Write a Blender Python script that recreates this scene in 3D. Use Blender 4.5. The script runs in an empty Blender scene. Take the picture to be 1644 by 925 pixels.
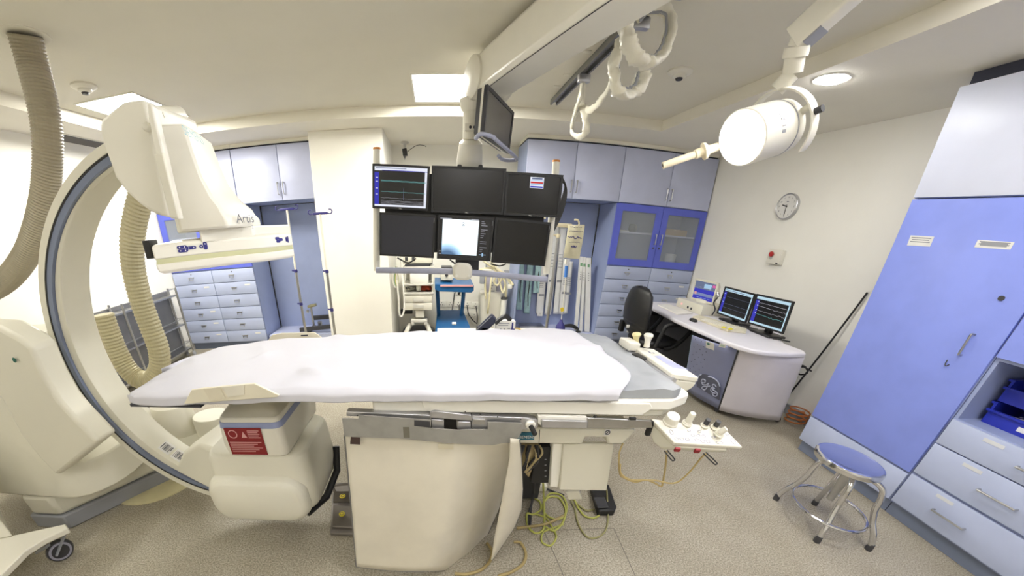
import bpy, bmesh, math, random
from mathutils import Vector, Matrix, noise as MN
V = Vector
random.seed(7)
sc = bpy.context.scene
COL = sc.collection
PI = math.pi

# ---------------------------------------------------------------- camera
# The photograph is a cut from a wide fisheye view (principal point low and left of the picture's middle).
CAM = V((0, 0, 1.45))
YAW, PITCH, ROLL = -0.004088, 0.508506, 0.002918
FPX, CX, CY = 527.517, 701.19, 664.89                 # pixels of the 1644 x 925 frame
KA = (-0.1165191, -0.0631139, 0.0149205)
def _rot():
    cy, sy, cp, sp, cr, sr = math.cos(YAW), math.sin(YAW), math.cos(PITCH), math.sin(PITCH), math.cos(ROLL), math.sin(ROLL)
    return (Matrix(((cy, -sy, 0), (sy, cy, 0), (0, 0, 1))) @ Matrix(((1, 0, 0), (0, cp, sp), (0, -sp, cp)))
            @ Matrix(((cr, 0, sr), (0, 1, 0), (-sr, 0, cr))))
RM = _rot()
cd = bpy.data.cameras.new('camera'); cam = bpy.data.objects.new('camera', cd); COL.objects.link(cam); sc.camera = cam
cd.type = 'PANO'; cd.panorama_type = 'FISHEYE_LENS_POLYNOMIAL'
cd.sensor_fit = 'HORIZONTAL'; cd.sensor_width = 36; cd.fisheye_fov = 2 * PI
_q = 1644 / 36 / FPX
cd.fisheye_polynomial_k0 = 0; cd.fisheye_polynomial_k1 = -_q
cd.fisheye_polynomial_k2 = -KA[0] * _q ** 2; cd.fisheye_polynomial_k3 = -KA[1] * _q ** 3; cd.fisheye_polynomial_k4 = -KA[2] * _q ** 4
cd.shift_x = (822 - CX) / 1644; cd.shift_y = (CY - 462.5) / 925
cd.clip_start = 0.01; cd.clip_end = 100
r_, f_, u_ = RM.col[0], RM.col[1], RM.col[2]
cam.matrix_world = Matrix(((r_[0], u_[0], -f_[0], CAM[0]), (r_[1], u_[1], -f_[1], CAM[1]), (r_[2], u_[2], -f_[2], CAM[2]), (0, 0, 0, 1)))

# ---------------------------------------------------------------- world, exposure
w = bpy.data.worlds.new('world'); sc.world = w; w.use_nodes = True
w.node_tree.nodes['Background'].inputs[0].default_value = (0.9, 0.93, 1, 1); w.node_tree.nodes['Background'].inputs[1].default_value = 0.3
sc.view_settings.view_transform = 'Standard'; sc.view_settings.look = 'None'
sc.view_settings.exposure = 0.0; sc.view_settings.gamma = 1; sc.view_settings.use_curve_mapping = False
sc.cycles.use_denoising = True
sc.cycles.max_bounces = 8; sc.cycles.diffuse_bounces = 6; sc.cycles.transparent_max_bounces = 12
sc.cycles.sample_clamp_indirect = 6
PANEL_BACK, PANEL_ADDED_WARM, PANEL_ADDED_WHITE = ((1, 0.97, 0.88), 60.0), ((1, 0.975, 0.88), 11.0), ((1, 0.975, 0.96), 22.0)     # ceiling panels: colour, strength; warm and white ones are added, out of view
LAMP_W = 70                                                                    # operating lamp's own beam
SPOT_W = 10

# ---------------------------------------------------------------- reading the photograph: pixel + plane -> point in the room
def ray(px, py):
    x, y = (px - CX) / FPX, -(py - CY) / FPX
    r = math.hypot(x, y) + 1e-12
    t = r + KA[0] * r ** 2 + KA[1] * r ** 3 + KA[2] * r ** 4
    return RM @ V((math.sin(t) * x / r, math.cos(t), math.sin(t) * y / r))
def X(px, py, x): d = ray(px, py); return CAM + d * (x / d.x)
def Y(px, py, y): d = ray(px, py); return CAM + d * (y / d.y)
def Z(px, py, z): d = ray(px, py); return CAM + d * ((z - CAM.z) / d.z)
def PL(px, py, p, n): d = ray(px, py); return CAM + d * ((V(p) - CAM).dot(V(n)) / d.dot(V(n)))

# ---------------------------------------------------------------- materials
def srgb(c):
    c = c / 255
    return c / 12.92 if c <= 0.04045 else ((c + 0.055) / 1.055) ** 2.4
def mat(name, rgb, rough=0.5, metal=0, var=0.06, scale=6, bump=0, bscale=60, emit=0, alpha=1, trans=0, spec=0.5, coat=0, rgb2=None):
    m = bpy.data.materials.new(name); m.use_nodes = True
    nt = m.node_tree; b = nt.nodes['Principled BSDF']
    col = [srgb(v) for v in rgb] + [1]
    b.inputs['Base Color'].default_value = col
    b.inputs['Roughness'].default_value = rough; b.inputs['Metallic'].default_value = metal
    b.inputs['Specular IOR Level'].default_value = spec
    if coat: b.inputs['Coat Weight'].default_value = coat
    tc = nt.nodes.new('ShaderNodeTexCoord')
    if var or rgb2:
        n = nt.nodes.new('ShaderNodeTexNoise'); n.inputs['Scale'].default_value = scale; n.inputs['Detail'].default_value = 6
        nt.links.new(tc.outputs['Object'], n.inputs['Vector'])
        r = nt.nodes.new('ShaderNodeValToRGB')
        c2 = [srgb(v) for v in rgb2] + [1] if rgb2 else [v * (1 - var * 2) for v in col[:3]] + [1]
        r.color_ramp.elements[0].color = c2; r.color_ramp.elements[0].position = 0.35
        r.color_ramp.elements[1].color = col; r.color_ramp.elements[1].position = 0.6
        nt.links.new(n.outputs['Fac'], r.inputs['Fac']); nt.links.new(r.outputs['Color'], b.inputs['Base Color'])
    if bump:
        n2 = nt.nodes.new('ShaderNodeTexNoise'); n2.inputs['Scale'].default_value = bscale; n2.inputs['Detail'].default_value = 3
        nt.links.new(tc.outputs['Object'], n2.inputs['Vector'])
        bp = nt.nodes.new('ShaderNodeBump'); bp.inputs['Strength'].default_value = bump; bp.inputs['Distance'].default_value = 0.01
        nt.links.new(n2.outputs['Fac'], bp.inputs['Height']); nt.links.new(bp.outputs['Normal'], b.inputs['Normal'])
    if emit:
        b.inputs['Emission Color'].default_value = col; b.inputs['Emission Strength'].default_value = emit
    if alpha < 1: b.inputs['Alpha'].default_value = alpha
    if trans: b.inputs['Transmission Weight'].default_value = trans
    return m
def emat(name, rgb, strength):
    m = bpy.data.materials.new(name); m.use_nodes = True; nt = m.node_tree; nt.nodes.clear()
    e = nt.nodes.new('ShaderNodeEmission'); e.inputs[0].default_value = (*rgb, 1); e.inputs[1].default_value = strength
    o = nt.nodes.new('ShaderNodeOutputMaterial'); nt.links.new(e.outputs[0], o.inputs[0])
    return m

# ---------------------------------------------------------------- mesh building
def smooth_pts(pts, k=6, closed=False):
    pts = [V(p) for p in pts]; n = len(pts); out = []
    for i in range(n if closed else n - 1):
        g = (lambda j: pts[j % n]) if closed else (lambda j: pts[max(0, min(n - 1, j))])
        a, b, c, d = g(i - 1), g(i), g(i + 1), g(i + 2)
        for s in range(k):
            t = s / k
            out.append(0.5 * (2 * b + (c - a) * t + (2 * a - 5 * b + 4 * c - d) * t * t + (3 * b - a - 3 * c + d) * t ** 3))
    if not closed: out.append(pts[-1])
    return out
def perp(d):
    d = V(d).normalized()
    a = V((0, 0, 1)) if abs(d.z) < 0.9 else V((1, 0, 0))
    u = d.cross(a).normalized()
    return u, d.cross(u).normalized()
class B:
    def __init__(s): s.bm = bmesh.new()
    def verts(s, pts): return [s.bm.verts.new(p) for p in pts]
    def face(s, pts):
        s.bm.faces.new(s.verts(pts)); return s
    def obox(s, c, u, v, w, bev=0, seg=2):
        c, u, v, w = V(c), V(u), V(v), V(w)
        vs = s.verts([c + i * u + j * v + k * w for i in (-1, 1) for j in (-1, 1) for k in (-1, 1)])
        fs = [s.bm.faces.new([vs[i] for i in q]) for q in ((0, 1, 3, 2), (4, 6, 7, 5), (0, 4, 5, 1), (2, 3, 7, 6), (0, 2, 6, 4), (1, 5, 7, 3))]
        if bev:
            es = list({e for f in fs for e in f.edges})
            bmesh.ops.bevel(s.bm, geom=es, offset=bev, segments=seg, profile=0.5, affect='EDGES')
        return s
    def box(s, lo, hi, bev=0, seg=2):
        lo, hi = V(lo), V(hi); h = (hi - lo) / 2
        return s.obox((lo + hi) / 2, (h.x, 0, 0), (0, h.y, 0), (0, 0, h.z), bev, seg)
    def cyl(s, p0, p1, r0, r1=None, n=20, caps=True):
        return s.tube([p0, p1], [r0, r0 if r1 is None else r1], n, caps=caps)
    def tube(s, pts, r, n=10, closed=False, caps=True, flat=None):
        pts = [V(p) for p in pts]; m = len(pts)
        rs = r if isinstance(r, (list, tuple)) else [r] * m
        rings = []; u = None
        for i, p in enumerate(pts):
            a = pts[(i - 1) % m] if closed else pts[max(0, i - 1)]
            b = pts[(i + 1) % m] if closed else pts[min(m - 1, i + 1)]
            d = (b - a)
            if d.length < 1e-9: d = V((0, 0, 1))
            d.normalize()
            if u is None: u = perp(d)[0]
            else:
                u = u - d * u.dot(d)
                u = u.normalized() if u.length > 1e-6 else perp(d)[0]
            v = d.cross(u)
            fy = flat if flat else 1
            rings.append(s.verts([p + rs[i] * (math.cos(2 * PI * k / n) * u + fy * math.sin(2 * PI * k / n) * v) for k in range(n)]))
        for i in range(m if closed else m - 1):
            A, C = rings[i], rings[(i + 1) % m]
            for k in range(n): s.bm.faces.new((A[k], A[(k + 1) % n], C[(k + 1) % n], C[k]))
        if caps and not closed:
            s.bm.faces.new(rings[0][::-1]); s.bm.faces.new(rings[-1])
        return s
    def lathe(s, prof, base, axis=(0, 0, 1), n=32, caps=True):
        base = V(base); ax = V(axis).normalized(); u, v = perp(ax); rings = []
        for r, h in prof:
            rings.append(s.verts([base + ax * h + max(r, 1e-5) * (math.cos(2 * PI * k / n) * u + math.sin(2 * PI * k / n) * v) for k in range(n)]))
        for A, C in zip(rings, rings[1:]):
            for k in range(n): s.bm.faces.new((A[k], A[(k + 1) % n], C[(k + 1) % n], C[k]))
        if caps: s.bm.faces.new(rings[0][::-1]); s.bm.faces.new(rings[-1])
        return s
    def prism(s, pts, off):
        off = V(off); pts = [V(p) for p in pts]
        a = s.verts(pts); b = s.verts([p + off for p in pts]); n = len(pts)
        s.bm.faces.new(a); s.bm.faces.new(b[::-1])
        for i in range(n): s.bm.faces.new((a[i], b[i], b[(i + 1) % n], a[(i + 1) % n]))
        return s
    def loft(s, loops, cap=True, closed=True):
        rings = [s.verts(l) for l in loops]; n = len(rings[0])
        for A, C in zip(rings, rings[1:]):
            for k in range(n if closed else n - 1): s.bm.faces.new((A[k], A[(k + 1) % n], C[(k + 1) % n], C[k]))
        if cap: s.bm.faces.new(rings[0][::-1]); s.bm.faces.new(rings[-1])
        return s
    def grid(s, fn, nu, nv):
        g = [[s.bm.verts.new(fn(i / nu, j / nv)) for j in range(nv + 1)] for i in range(nu + 1)]
        for i in range(nu):
            for j in range(nv): s.bm.faces.new((g[i][j], g[i + 1][j], g[i + 1][j + 1], g[i][j + 1]))
        return s
    def ball(s, c, r, sx=1, sy=1, sz=1, n=16):
        m = Matrix.Translation(V(c)) @ Matrix.Diagonal((r * sx, r * sy, r * sz, 1))
        bmesh.ops.create_uvsphere(s.bm, u_segments=n, v_segments=n // 2 + 2, radius=1, matrix=m); return s
    def build(s, name, m, parent=None, sharp=32, bevel=0, seg=2, subsurf=0, solid=0, keep=False):
        if not keep: bmesh.ops.recalc_face_normals(s.bm, faces=s.bm.faces)
        me = bpy.data.meshes.new(name); s.bm.to_mesh(me); s.bm.free()
        for p in me.polygons: p.use_smooth = True
        if not subsurf: me.set_sharp_from_angle(angle=math.radians(sharp))
        me.materials.append(m)
        o = bpy.data.objects.new(name, me); COL.objects.link(o)
        if solid:
            md = o.modifiers.new('solid', 'SOLIDIFY'); md.thickness = solid; md.offset = 0
        if subsurf:
            md = o.modifiers.new('sub', 'SUBSURF'); md.levels = subsurf; md.render_levels = subsurf
        if bevel:
            md = o.modifiers.new('bevel', 'BEVEL'); md.width = bevel; md.segments = seg; md.limit_method = 'ANGLE'; md.angle_limit = math.radians(32)
            md.harden_normals = False
        if parent: adopt(o, parent)
        return o
def world_of(o):
    return (world_of(o.parent) @ o.matrix_parent_inverse @ o.matrix_basis) if o.parent else o.matrix_basis
def adopt(o, parent):
    o.parent = parent; o.matrix_parent_inverse = world_of(parent).inverted()
def tag(o, label, cat, group=None):
    o['label'] = label; o['category'] = cat
    if group: o['group'] = group
    return o
def thing(name, label, cat, loc=(0, 0, 0), group=None):
    o = bpy.data.objects.new(name, None); COL.objects.link(o); o.location = V(loc); o.empty_display_size = 0.05
    return tag(o, label, cat, group)
def struct(o): o['kind'] = 'structure'; return o
def dup(root, move, label=None, group=None, rotz=0):
    """A copy of a thing with copies of its parts and sub-parts."""
    r = root.copy(); COL.objects.link(r); r.location = root.location + V(move); r.rotation_euler.z += rotz
    if label: r['label'] = label
    if group: r['group'] = group
    def kids(a, b):
        for ch in list(a.children):
            if ch == b: continue
            c = ch.copy(); COL.objects.link(c); c.parent = b; kids(ch, c)
    kids(root, r)
    return r
def text(s, o, u, v, size, m, name, parent, ext=0.0006, align='LEFT', xs=1):
    """Lettering as a mesh: o lower-left point, u to the right, v up."""
    cu = bpy.data.curves.new('t', 'FONT'); cu.body = s; cu.size = 1; cu.align_x = align; cu.extrude = 0
    ob = bpy.data.objects.new('t', cu); COL.objects.link(ob)
    dg = bpy.context.evaluated_depsgraph_get(); me = bpy.data.meshes.new_from_object(ob.evaluated_get(dg))
    bpy.data.objects.remove(ob); bpy.data.curves.remove(cu)
    u, v = V(u).normalized(), V(v).normalized(); nrm = u.cross(v)
    for q in me.vertices: q.co = V(o) + u * (q.co.x * size * xs) + v * (q.co.y * size) + nrm * ext
    me.materials.clear(); me.materials.append(m)
    t = bpy.data.objects.new(name, me); COL.objects.link(t)
    if parent: adopt(t, parent)
    return t
def flat(pts, name, m, parent):
    return B().face(pts).build(name, m, parent)
def plate(o, u, v, w, h, t, name, m, parent, bev=0):
    """A thin slab: lower-left front corner o, u right, v up, thickness t behind."""
    u, v = V(u).normalized(), V(v).normalized(); n = u.cross(v)
    return B().obox(V(o) + u * w / 2 + v * h / 2 - n * t / 2, u * w / 2, v * h / 2, n * t / 2, bev).build(name, m, parent)

# palette
M = {}
M['wall'] = mat('painted wall', (244, 242, 234), 0.7, var=0.012, scale=3, bump=0.05)
M['ceil'] = mat('painted ceiling', (220, 216, 202), 0.8, var=0.012, scale=3, bump=0.04)
M['soffit'] = mat('painted soffit', (232, 228, 216), 0.8, var=0.012, scale=3, bump=0.04)
M['cab'] = mat('pale blue laminate', (176, 186, 216), 0.42, var=0.03, scale=4)
M['cabtop'] = mat('near white lavender laminate', (216, 221, 240), 0.4, var=0.02, scale=4)
M['cabup'] = mat('pale lavender laminate', (190, 196, 224), 0.42, var=0.03, scale=4)
M['cabin'] = mat('blue grey laminate', (150, 162, 198), 0.5, var=0.03, scale=4)
M['royal'] = mat('royal blue laminate', (92, 104, 206), 0.4, var=0.03, scale=4)
M['door'] = mat('periwinkle laminate', (134, 150, 230), 0.4, var=0.03, scale=5)
M['seam'] = mat('dark seam', (50, 52, 66), 0.8, var=0)
M['cream'] = mat('cream enamel', (220, 217, 202), 0.38, var=0.02, scale=3)
M['cream2'] = mat('pale cream plastic', (229, 226, 214), 0.4, var=0.02, scale=4)
M['white'] = mat('white plastic', (240, 238, 230), 0.4, var=0.015)
M['black'] = mat('black plastic', (24, 24, 26), 0.45, var=0.02)
M['dark'] = mat('dark grey plastic', (58, 58, 62), 0.5, var=0.03)
M['grey'] = mat('grey enamel', (150, 152, 158), 0.45, var=0.03)
M['bluegrey'] = mat('blue grey enamel', (118, 128, 152), 0.4, var=0.03)
M['steel'] = mat('brushed steel', (190, 190, 190), 0.28, 1, var=0.05, scale=20)
M['chrome'] = mat('polished chrome', (215, 215, 218), 0.12, 1, var=0)
M['alu'] = mat('aluminium', (196, 196, 200), 0.35, 0.85, var=0.04, scale=15)
M['glass'] = mat('cabinet glass', (205, 212, 220), 0.05, var=0, alpha=0.22)
M['paper'] = mat('paper', (228, 227, 224), 0.8, var=0.03, scale=12)
M['holder'] = mat('pale label holder', (206, 208, 214), 0.5, var=0.02)
M['ink'] = mat('dark ink', (60, 62, 74), 0.8, var=0)
M['inkblue'] = mat('dark blue plastic', (44, 44, 120), 0.5, var=0)
M['red'] = mat('dark red label', (130, 20, 28), 0.5, var=0.03)
M['pink'] = mat('pale print', (214, 160, 160), 0.6, var=0)
# ================================================================ THE ROOM
XL, XR, YB, YF, ZC, ZS = -3.62, 3.56, 5.3, -2.6, 2.65, 2.55
CL, CR, CB, CF = -3.08, 2.36, 4.04, -2.0          # coffer in the ceiling
fm = bpy.data.materials.new('speckled vinyl floor'); fm.use_nodes = True
nt = fm.node_tree; b = nt.nodes['Principled BSDF']; b.inputs['Roughness'].default_value = 0.5
tc = nt.nodes.new('ShaderNodeTexCoord')
def _n(scale, detail=4):
    n = nt.nodes.new('ShaderNodeTexNoise'); n.inputs['Scale'].default_value = scale; n.inputs['Detail'].default_value = detail
    nt.links.new(tc.outputs['Object'], n.inputs['Vector']); return n
def _ramp(n, c0, c1, p0, p1):
    r = nt.nodes.new('ShaderNodeValToRGB'); e = r.color_ramp.elements
    e[0].color = [srgb(v) for v in c0] + [1]; e[1].color = [srgb(v) for v in c1] + [1]; e[0].position = p0; e[1].position = p1
    nt.links.new(n.outputs['Fac'], r.inputs['Fac']); return r
ra = _ramp(_n(125, 6), (134, 127, 112), (184, 177, 161), 0.37, 0.63)
rb = _ramp(_n(4, 5), (238, 236, 232), (255, 255, 255), 0.3, 0.65)
mx = nt.nodes.new('ShaderNodeMix'); mx.data_type = 'RGBA'; mx.blend_type = 'MULTIPLY'; mx.inputs['Factor'].default_value = 1
nt.links.new(ra.outputs['Color'], mx.inputs['A']); nt.links.new(rb.outputs['Color'], mx.inputs['B'])
nt.links.new(mx.outputs['Result'], b.inputs['Base Color'])
struct(B().box((XL - .1, YF - .1, -.1), (XR + .1, YB + .1, 0)).build('floor', fm))
struct(B().box((XL - .1, YF, 0), (XL, YB, ZC + .1)).build('wall_left', M['wall']))
struct(B().box((XR, YF, 0), (XR + .1, YB, ZC + .1)).build('wall_right', M['wall']))
struct(B().box((XL - .1, YB, 0), (XR + .1, YB + .1, ZC + .1)).build('wall_back', M['wall']))
struct(B().box((XL - .1, YF - .1, 0), (XR + .1, YF, ZC + .1)).build('wall_front', M['wall']))
struct(B().box((-1.395, 4.42, 0), (-.565, YB, ZS)).build('wall_pillar', M['wall'], bevel=.006))
struct(B().box((XL - .1, YF - .1, ZC), (XR + .1, YB + .1, ZC + .1)).build('ceiling', M['ceil']))
# dropped border round the coffer, one slab a side
struct(B().box((XL, CB, ZS), (XR, YB, ZC)).build('trim_1', M['soffit']))
struct(B().box((XL, CF, ZS), (CL, CB, ZC)).build('trim_2', M['soffit']))
struct(B().box((CR, CF, ZS), (XR, CB, ZC)).build('trim_3', M['soffit']))
struct(B().box((XL, YF, ZS), (XR, CF, ZC)).build('trim_4', M['soffit']))
struct(B().box((XR - .012, 2.0, 0), (XR, 4.6, .1)).build('baseboard_right', M['grey']))
struct(B().box((XL, 1.0, 0), (XL + .012, 4.58, .1)).build('baseboard_left', M['cream']))
# seams of the vinyl and the floor hatch by the table foot
hb = B()
for p, q in (((872, 850), (905, 925)), ((875, 852), (985, 848)), ((985, 848), (1020, 925))):
    a, c = Z(*p, .001), Z(*q, .001); d = (c - a).normalized(); n = V((-d.y, d.x, 0)) * .0025
    hb.face([a + n, c + n, c - n, a - n])
struct(hb.build('trim_5', mat('worn floor joint', (120, 115, 106), .8)))

# ceiling light panels
def ceiling_panel(x0, y0, x1, y1, label, pm):
    t = thing('ceiling_light', label, 'light', ((x0 + x1) / 2, (y0 + y1) / 2, ZC), 'ceiling light panels')
    f = B()
    for lo, hi in (((x0, y0), (x1, y0 + .014)), ((x0, y1 - .014), (x1, y1)), ((x0, y0 + .014), (x0 + .014, y1 - .014)), ((x1 - .014, y0 + .014), (x1, y1 - .014))):
        f.box((lo[0], lo[1], ZC - .008), (hi[0], hi[1], ZC))
    f.build('frame', M['white'], t)
    B().box((x0 + .014, y0 + .014, ZC - .005), (x1 - .014, y1 - .014, ZC - .001)).build('diffuser', pm, t)
    return t
EB = emat('bright light panel', *PANEL_BACK); EP = emat('added warm panel', *PANEL_ADDED_WARM); EP2 = emat('added neutral panel', *PANEL_ADDED_WHITE)
ceiling_panel(-.185, 3.28, .45, 3.93, 'square ceiling light panel above the monitor bank', EB)
ceiling_panel(-2.93, 3.05, -2.36, 3.79, 'ceiling light panel behind the top of the curved arm', EB)
for x, y, wm in ((-2.4, .9, EP), (-1.1, -.6, EP), (-2.4, -1.5, EP), (.55, .45, EP2), (1.75, -.2, EP2), (.5, -1.5, EP2), (1.85, 1.1, EP2)):  # unseen panels, added to light the near half of the room
    ceiling_panel(x - .3, y - .3, x + .3, y + .3, 'ceiling light panel over the near half of the room', wm)

# recessed spot in the soffit behind the operating lamp
p = Z(1335, 127, ZS)
t = thing('recessed_spotlight', 'bright recessed spotlight in the soffit behind the round operating lamp', 'light', p)
B().lathe([(.085, -.004), (.10, -.004), (.10, -.0005), (.085, -.0005)], (p.x, p.y, ZS), caps=False).build('rim', M['white'], t)
B().lathe([(.086, -.002), (.06, -.016), (.0, -.022)], (p.x, p.y, ZS)).build('bulb', emat('spot bulb', (1, .98, .95), 110), t)

# smoke detectors
def detector(px, py, label):
    p = Z(px, py, ZC)
    t = thing('smoke_detector', label, 'smoke detector', p, 'smoke detectors')
    B().lathe([(.085, 0), (.085, -.012), (.07, -.022), (.052, -.028)], p, n=36).build('base', M['cream2'], t)
    B().lathe([(.05, -.026), (.046, -.04), (.03, -.048)], p, n=28).build('sensor', M['cream2'], t)
    B().lathe([(.026, -.048), (.022, -.06), (.001, -.062)], p, n=20).build('lens', M['dark'], t)
detector(134, 137, 'smoke detector on the ceiling near the corrugated hose')
detector(1092, 114, 'smoke detector on the ceiling between the draped cable and the operating lamp')

# air grille in the left soffit
g = thing('air_grille', 'long dark air grille set in the soffit over the left wall', 'vent', (-3.45, 3.5, ZS))
B().box((-3.57, 3.32, ZS - .008), (-3.38, 3.86, ZS)).build('frame', M['cream2'], g)
gb = B().box((-3.555, 3.34, ZS - .012), (-3.395, 3.84, ZS - .008))
gb.build('grille', M['dark'], g)
M['slat'] = mat('dusty grille slat', (92, 88, 80), .6, var=.03)
sl = B()
for i in range(5):
    x = -3.54 + i * .032
    sl.obox((x, 3.59, ZS - .016), (.008, 0, .006), (0, .25, 0), (-.0008, 0, .001))
sl.build('slat', M['slat'], g)

# ================================================================ BUILT-IN CABINETS
def bar_handle(p, axis, out, L, r=.005, stand=.025, m='alu', parent=None):
    """A bow handle: middle p on the front, lying along axis, standing out along out."""
    p, axis, out = V(p), V(axis).normalized(), V(out).normalized()
    a, c = p - axis * L / 2, p + axis * L / 2
    return B().tube(smooth_pts([a, a + out * stand * .9, a + axis * L * .12 + out * stand, c - axis * L * .12 + out * stand, c + out * stand * .9, c], 3), r, 8).build('handle', M[m], parent)
def cup_handle(p, u, out, parent, style=0):
    """A drop pull: a little plate with a swinging loop."""
    p, u, out = V(p), V(u).normalized(), V(out).normalized(); z = V((0, 0, 1))
    b = B().obox(p + out * .004, u * .04, z * .006, out * .004)
    if style: loop = [p - u * .036 + out * .008, p - u * .014 - z * .028 + out * .018, p + u * .014 - z * .028 + out * .018, p + u * .036 + out * .008]
    else: loop = [p - u * .034 + out * .008, p - u * .032 - z * .032 + out * .016, p + u * .032 - z * .032 + out * .016, p + u * .034 + out * .008]
    b.tube(loop, .0035, 6)
    return b.build('handle', M['steel'], parent)
YC = 4.6                                           # front of the doors
GAP = .0035
def upper_unit(x0, x1, label, split=None, hand=True):
    z0, z1 = 1.872, 2.493
    t = thing('wall_cabinet', label, 'cabinet', ((x0 + x1) / 2, YC + .3, z0), 'upper cabinets on the back wall')
    B().box((x0, YC + .022, z0), (x1, YB - .2, z1)).build('body', M['cabin'], t)
    B().box((x0, YC + .03, z1), (x1, YB - .25, z1 + .016)).build('shadow_gap', M['seam'], t); B().box((x0, YC + .012, z1 + .016), (x1, YB - .25, ZS - .001)).build('filler', M['soffit'], t)
    mid = split or (x0 + x1) / 2
    for a, c, s in ((x0, mid, -1), (mid, x1, 1)):
        d = B().box((a + GAP, YC, z0 + .004), (c - GAP, YC + .02, z1 - .004), .002).build('door', M['cabup'], t)
        if hand:
            bar_handle((mid + s * .035, YC, z0 + .14), (0, 0, 1), (0, -1, 0), .13, .006, .028, 'steel', d)
    return t
xs = [1.078, 1.672, 2.273, 2.93, 3.545]
upper_unit(xs[0], xs[2], 'double upper cabinet above the open niche right of the monitor bank', xs[1])
upper_unit(xs[2], xs[4], 'double upper cabinet above the blue glass doors, next to the clock wall', xs[3])
upper_unit(-2.43, -1.4, 'double upper cabinet beside the white pillar', -1.848)
upper_unit(-3.61, -2.434, 'double upper cabinet in the far left corner, half hidden by the detector arm')

def tall_unit(x0, x1, label, lab, stuff):
    """Glass doors above two stacks of six drawers."""
    t = thing('storage_cabinet', label, 'cabinet', ((x0 + x1) / 2, YC + .3, 0), 'glass door cabinets with drawers')
    zb, zd, zt = .10, 1.105, 1.868
    mid = (x0 + x1) / 2; y1 = YB - .2
    c = B()
    c.box((x0, YC + .022, zb), (x0 + .018, y1, zt)); c.box((x1 - .018, YC + .022, zb), (x1, y1, zt))
    c.box((x0 + .018, y1 - .012, zb), (x1 - .018, y1, zt)); c.box((x0 + .018, YC + .022, zt - .018), (x1 - .018, y1 - .012, zt))
    c.box((x0 + .018, YC + .022, zb), (x1 - .018, y1 - .012, zd + .02))
    c.build('body', M['cabin'], t)
    B().box((x0 + .018, YC + .05, 1.52), (x1 - .018, y1 - .02, 1.538)).build('shelf', M['cabup'], t)
    B().box((x0, YC + .05, 0), (x1, YC + .12, zb)).build('plinth', M['bluegrey'], t)
    for s, a, e in ((1, x0, mid), (-1, mid, x1)):
        a += GAP; e -= GAP; lo, hi = zd + .012, zt - .003
        fw = .085
        d = B()
        d.box((a, YC, lo), (e, YC + .022, lo + fw)); d.box((a, YC, hi - fw), (e, YC + .022, hi))
        d.box((a, YC, lo + fw), (a + fw, YC + .022, hi - fw)); d.box((e - fw, YC, lo + fw), (e, YC + .022, hi - fw))
        d = d.build('glass_door', M['royal'], t)
        B().box((a + fw - .004, YC + .009, lo + fw - .004), (e - fw + .004, YC + .013, hi - fw + .004)).build('door_glass', M['glass'], d)
        hx = e - fw * .45 if s > 0 else a + fw * .45
        bar_handle((hx, YC, 1.47), (0, 0, 1), (0, -1, 0), .12, .006, .026, 'steel', d)
        B().cyl((hx, YC - .004, 1.36), (hx, YC + .001, 1.36), .011, n=14).build('lock', M['dark'], d)
        n = 6; hz = (zd - zb) / n
        for k in range(n):
            z0 = zb + k * hz
            dr = B().box((a, YC, z0 + .004), (e, YC + .02, z0 + hz - .004), .002).build('drawer', M['cab'], t)
            cup_handle(((a + e) / 2 - .02, YC, z0 + hz * .55), (1, 0, 0), (0, -1, 0), dr, style=(k == lab and s < 0) or (k == 5 - lab and s > 0))
            if k == n - 1: B().cyl(((a + e) / 2 - .01, YC - .003, z0 + hz * .8), ((a + e) / 2 - .01, YC + .001, z0 + hz * .8), .008, n=12).build('lock', M['dark'], dr)
            elif random.random() < .45:
                B().box((e - .16, YC - .0015, z0 + hz * .66), (e - .08, YC, z0 + hz * .78)).build('label_strip', M['paper'], dr)
    return t
tall_unit(2.262, 3.545, 'blue framed glass cabinet over twelve drawers behind the black office chair', 0, 0)
tall_unit(-3.61, -2.395, 'blue framed glass cabinet over twelve drawers under the detector arm at left', 4, 0)
# things on the shelves behind the glass
tag(B().box((3.06, 4.78, 1.54), (3.44, 4.98, 1.62), .004).build('cardboard_box', mat('kraft board', (176, 140, 78), .8)), 'brown cardboard box on the shelf behind the right glass door', 'box')
tag(B().lathe([(.05, 0), (.055, .05), (.05, .09), (.03, .1)], (2.66, 4.85, 1.54)).build('jar', M['dark']), 'small dark round jar on the shelf behind the left glass door', 'jar')
tag(B().box((2.40, 4.75, 1.54), (2.56, 4.95, 1.556)).build('folded_paper', M['paper']), 'white paper lying on the shelf behind the left glass door', 'paper')
sb = B(); tpts = []
for k in range(5):
    a = V((2.96 + .04 * k + random.uniform(-.03, .03), 4.72 + random.uniform(-.05, .1), 1.135)); c = a + V((random.uniform(-.06, .08), random.uniform(-.05, .05), random.uniform(.02, .1)))
    tpts += [a, (a + c) / 2 + V((0, 0, .01)), c]
sb.tube(smooth_pts(tpts, 4), .007, 6)
tag(sb.build('tubing_bundle', mat('pale teal tubing', (150, 186, 190), .4)), 'loose pale tubing lying in the bottom behind the right glass door', 'tubing')
tag(B().lathe([(.07, 0), (.075, .16), (.07, .17)], (3.4, 4.98, 1.127)).build('container', mat('clear white tub', (214, 218, 222), .3)), 'white cylindrical container behind the right glass door', 'container')

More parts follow.
